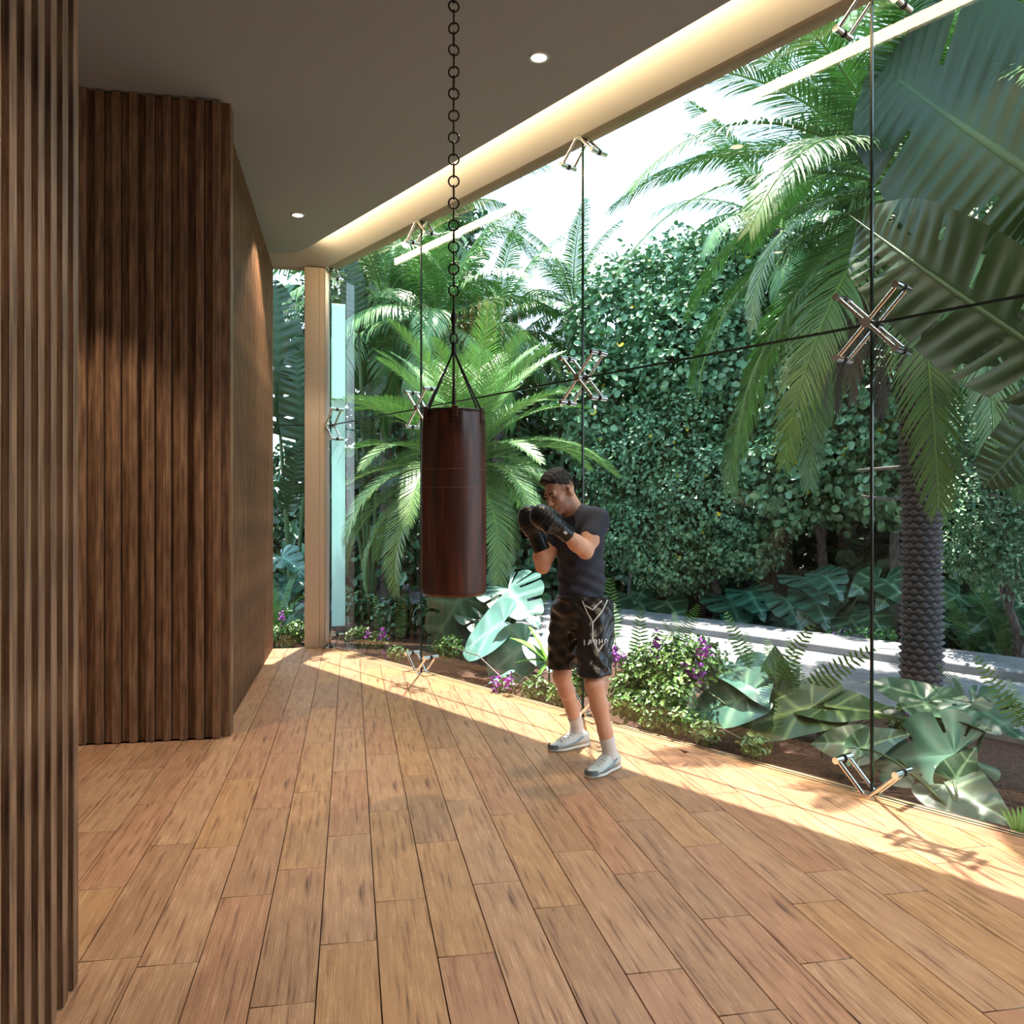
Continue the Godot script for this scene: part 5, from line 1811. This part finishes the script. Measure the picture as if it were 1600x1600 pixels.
	for k in word.length():
		var c0: Vector3 = on.call(S, 914.0 + k * 8.2, 1004.0 - k * 0.4, 0.002)
		var c1: Vector3 = on.call(S, 917.0 + k * 8.2, 1004.0 - k * 0.4, 0.002)
		if c0 == Vector3.INF or c1 == Vector3.INF: continue
		var tx := TextMesh.new()
		tx.text = word[k]
		tx.font = font
		tx.font_size = 32
		tx.pixel_size = 0.00135
		tx.depth = 0.002
		var x := (c1 - c0).normalized()
		var z := ((eye - O) - c0).normalized()
		var y := z.cross(x).normalized()
		z = x.cross(y)
		part("letter", tx, white, shorts, Transform3D(Basis(x, y, z), c0))
	# gloves
	for s in [[wrL, J.call(857, 813, 4.70), J.call(845, 806, 4.70), J.call(856, 826, 4.66), 1], [wrR, J.call(829, 817, 4.93), J.call(826, 806, 4.93), J.call(842, 822, 4.90), 0]]:
		var w: Vector3 = s[0]
		var f: Vector3 = s[1]
		var g := Field.new(w.min(f).min(s[2]) - Vector3(0.14, 0.14, 0.14), w.max(f).max(s[2]) + Vector3(0.14, 0.14, 0.14), 0.0065)
		g.ball(f, Vector3(0.068, 0.068, 0.068), Basis(), 0.03)
		g.ball(s[2], Vector3(0.064, 0.066, 0.064), Basis(), 0.03)
		g.cone(f.lerp(w, 0.35), f.lerp(w, 0.8), 0.054, 0.046, 0.03)
		g.cone(s[3], s[3].lerp(s[2], 0.6), 0.027, 0.024, 0.008)
		var fd: Vector3 = (s[2] - w).normalized()
		g.ripple(func(p: Vector3) -> float: return 0.0012 * sin((p - f).dot(fd) * 260.0))
		var gm := MB.new()
		g.mesh_into(gm)
		for i in gm.v.size(): gm.v[i] -= O
		var go := part("glove", gm.mesh(), glove, o)
		var cf := MB.new()
		var wd := (w - f).normalized()
		cf.tube([f.lerp(w, 0.78) - O, w - O, w + wd * 0.045 - O, w + wd * 0.05 - O], [0.049, 0.0475, 0.0505, 0.047], 20)
		part("cuff", cf.mesh(), cuffm, go)
		var bd := MB.new()
		bd.tube([f.lerp(w, 0.72) - O, f.lerp(w, 0.84) - O], [0.0525, 0.0515], 20)
		part("cuff_band", bd.mesh(), glove, go)
		if s[4] == 1:
			var pt := MB.new()
			var toe2 := (eye - w).normalized()
			var pd := (toe2 - wd * toe2.dot(wd)).normalized()
			pt.box(w + pd * 0.0485 - O, Vector3(0.016, 0.022, 0.003), 0.001, Basis(wd.cross(pd), wd, pd))
			part("cuff_patch", pt.mesh(), white, go)
	# socks and shoes
	for s in [[ankL, J.call(925, 1219, d_floor(1219)), J.call(972, 1199, d_floor(1199)), kneeL], [ankR, J.call(862, 1168, d_floor(1168)), J.call(921, 1157, d_floor(1157)), kneeR]]:
		var a: Vector3 = s[0]
		var tp: Vector3 = s[1]
		var hl: Vector3 = s[2]
		tp.y = 0.0
		hl.y = 0.0
		var x := (tp - hl).normalized()
		var ctr: Vector3 = (tp + hl) * 0.5
		var flatank := Vector3(a.x, 0, a.z)
		var heel := flatank - x * 0.085
		var z := x.cross(Vector3.UP)
		var so := Transform3D(Basis(x, Vector3.UP, z), heel - O)
		var sk := MB.new()
		var up: Vector3 = (s[3] - a).normalized()
		sk.tube([a - Vector3(0, 0.05, 0) - O, a - O, a + up * 0.05 - O, a + up * 0.075 - O, a + up * 0.08 - O], [0.044, 0.0435, 0.0445, 0.0465, 0.040], 16)
		part("sock", sk.mesh(), white, o)
		part("shoe", shoe_loft([0.028, 0.037, 0.040, 0.040, 0.044, 0.050, 0.048, 0.036, 0.012], [0.085, 0.108, 0.112, 0.106, 0.088, 0.070, 0.056, 0.047, 0.036], 0.022, 0.295), shoe, o, so)
		var sh: Node = o.get_child(o.get_child_count() - 1)
		part("sole", shoe_loft([0.032, 0.041, 0.043, 0.042, 0.046, 0.053, 0.051, 0.040, 0.016], [0.034, 0.031, 0.029, 0.027, 0.026, 0.026, 0.026, 0.027, 0.03], 0.001, 0.305), sole, sh, Transform3D(Basis(), Vector3(-0.004, 0, 0)))
		var tc := MB.new()
		for k in 9:
			var an := lerpf(-0.5, 0.5, k / 8.0) * PI
			tc.vert(Vector3(0.262 + cos(an) * 0.046, 0.020, sin(an) * 0.050))
			tc.vert(Vector3(0.262 + cos(an) * 0.040, 0.046, sin(an) * 0.040))
		for k in 8: tc.quad(k * 2, k * 2 + 1, k * 2 + 3, k * 2 + 2)
		part("toe_guard", tc.mesh(), toe, sh)
		for k in 5:
			var lx := 0.115 + k * 0.024
			var ly := 0.108 - k * 0.0105
			var lc := MB.new()
			lc.tube([Vector3(lx, ly - 0.018, -0.032), Vector3(lx + 0.006, ly + 0.0, -0.014), Vector3(lx + 0.012, ly + 0.002, 0.014), Vector3(lx + 0.016, ly - 0.02, 0.032)], [0.0032], 5)
			part("lace", lc.mesh(), white, sh)
		for sd in [-1.0, 1.0]:
			var st := MB.new()
			st.tube([Vector3(0.06, 0.07, sd * 0.0405), Vector3(0.11, 0.045, sd * 0.0425), Vector3(0.17, 0.04, sd * 0.046), Vector3(0.22, 0.034, sd * 0.0475)], [0.006, 0.007, 0.006, 0.003], 6)
			part("side_stripe", st.mesh(), shoe_blue, sh)

func shoe_loft(hw: Array, ht: Array, y0: float, L: float) -> ArrayMesh:
	var mb := MB.new()
	var n := 25
	var m := 13
	var ids := []
	for i in n:
		var t := i / (n - 1.0)
		var f := t * (hw.size() - 1)
		var k := mini(int(f), hw.size() - 2)
		var w: float = lerpf(hw[k], hw[k + 1], smoothstep(0.0, 1.0, f - k))
		var h: float = lerpf(ht[k], ht[k + 1], smoothstep(0.0, 1.0, f - k))
		var row := []
		for j in m:
			var a := PI * j / (m - 1.0)
			var ca := cos(a)
			var sa := sin(a)
			var zz: float = signf(ca) * pow(absf(ca), 0.6) * w
			var yy: float = y0 + pow(maxf(sa, 0.0), 0.75) * (h - y0)
			row.append(mb.vert(Vector3(L * t, yy, zz)))
		ids.append(row)
	for i in n - 1:
		for j in m - 1: mb.quad(ids[i][j], ids[i][j + 1], ids[i + 1][j + 1], ids[i + 1][j])
		mb.quad(ids[i][m - 1], ids[i][0], ids[i + 1][0], ids[i + 1][m - 1])
	for e in [0, n - 1]:
		for j in range(1, m - 1):
			if e == 0: mb.tri(ids[0][0], ids[0][j + 1], ids[0][j])
			else: mb.tri(ids[e][0], ids[e][j], ids[e][j + 1])
	return mb.mesh()
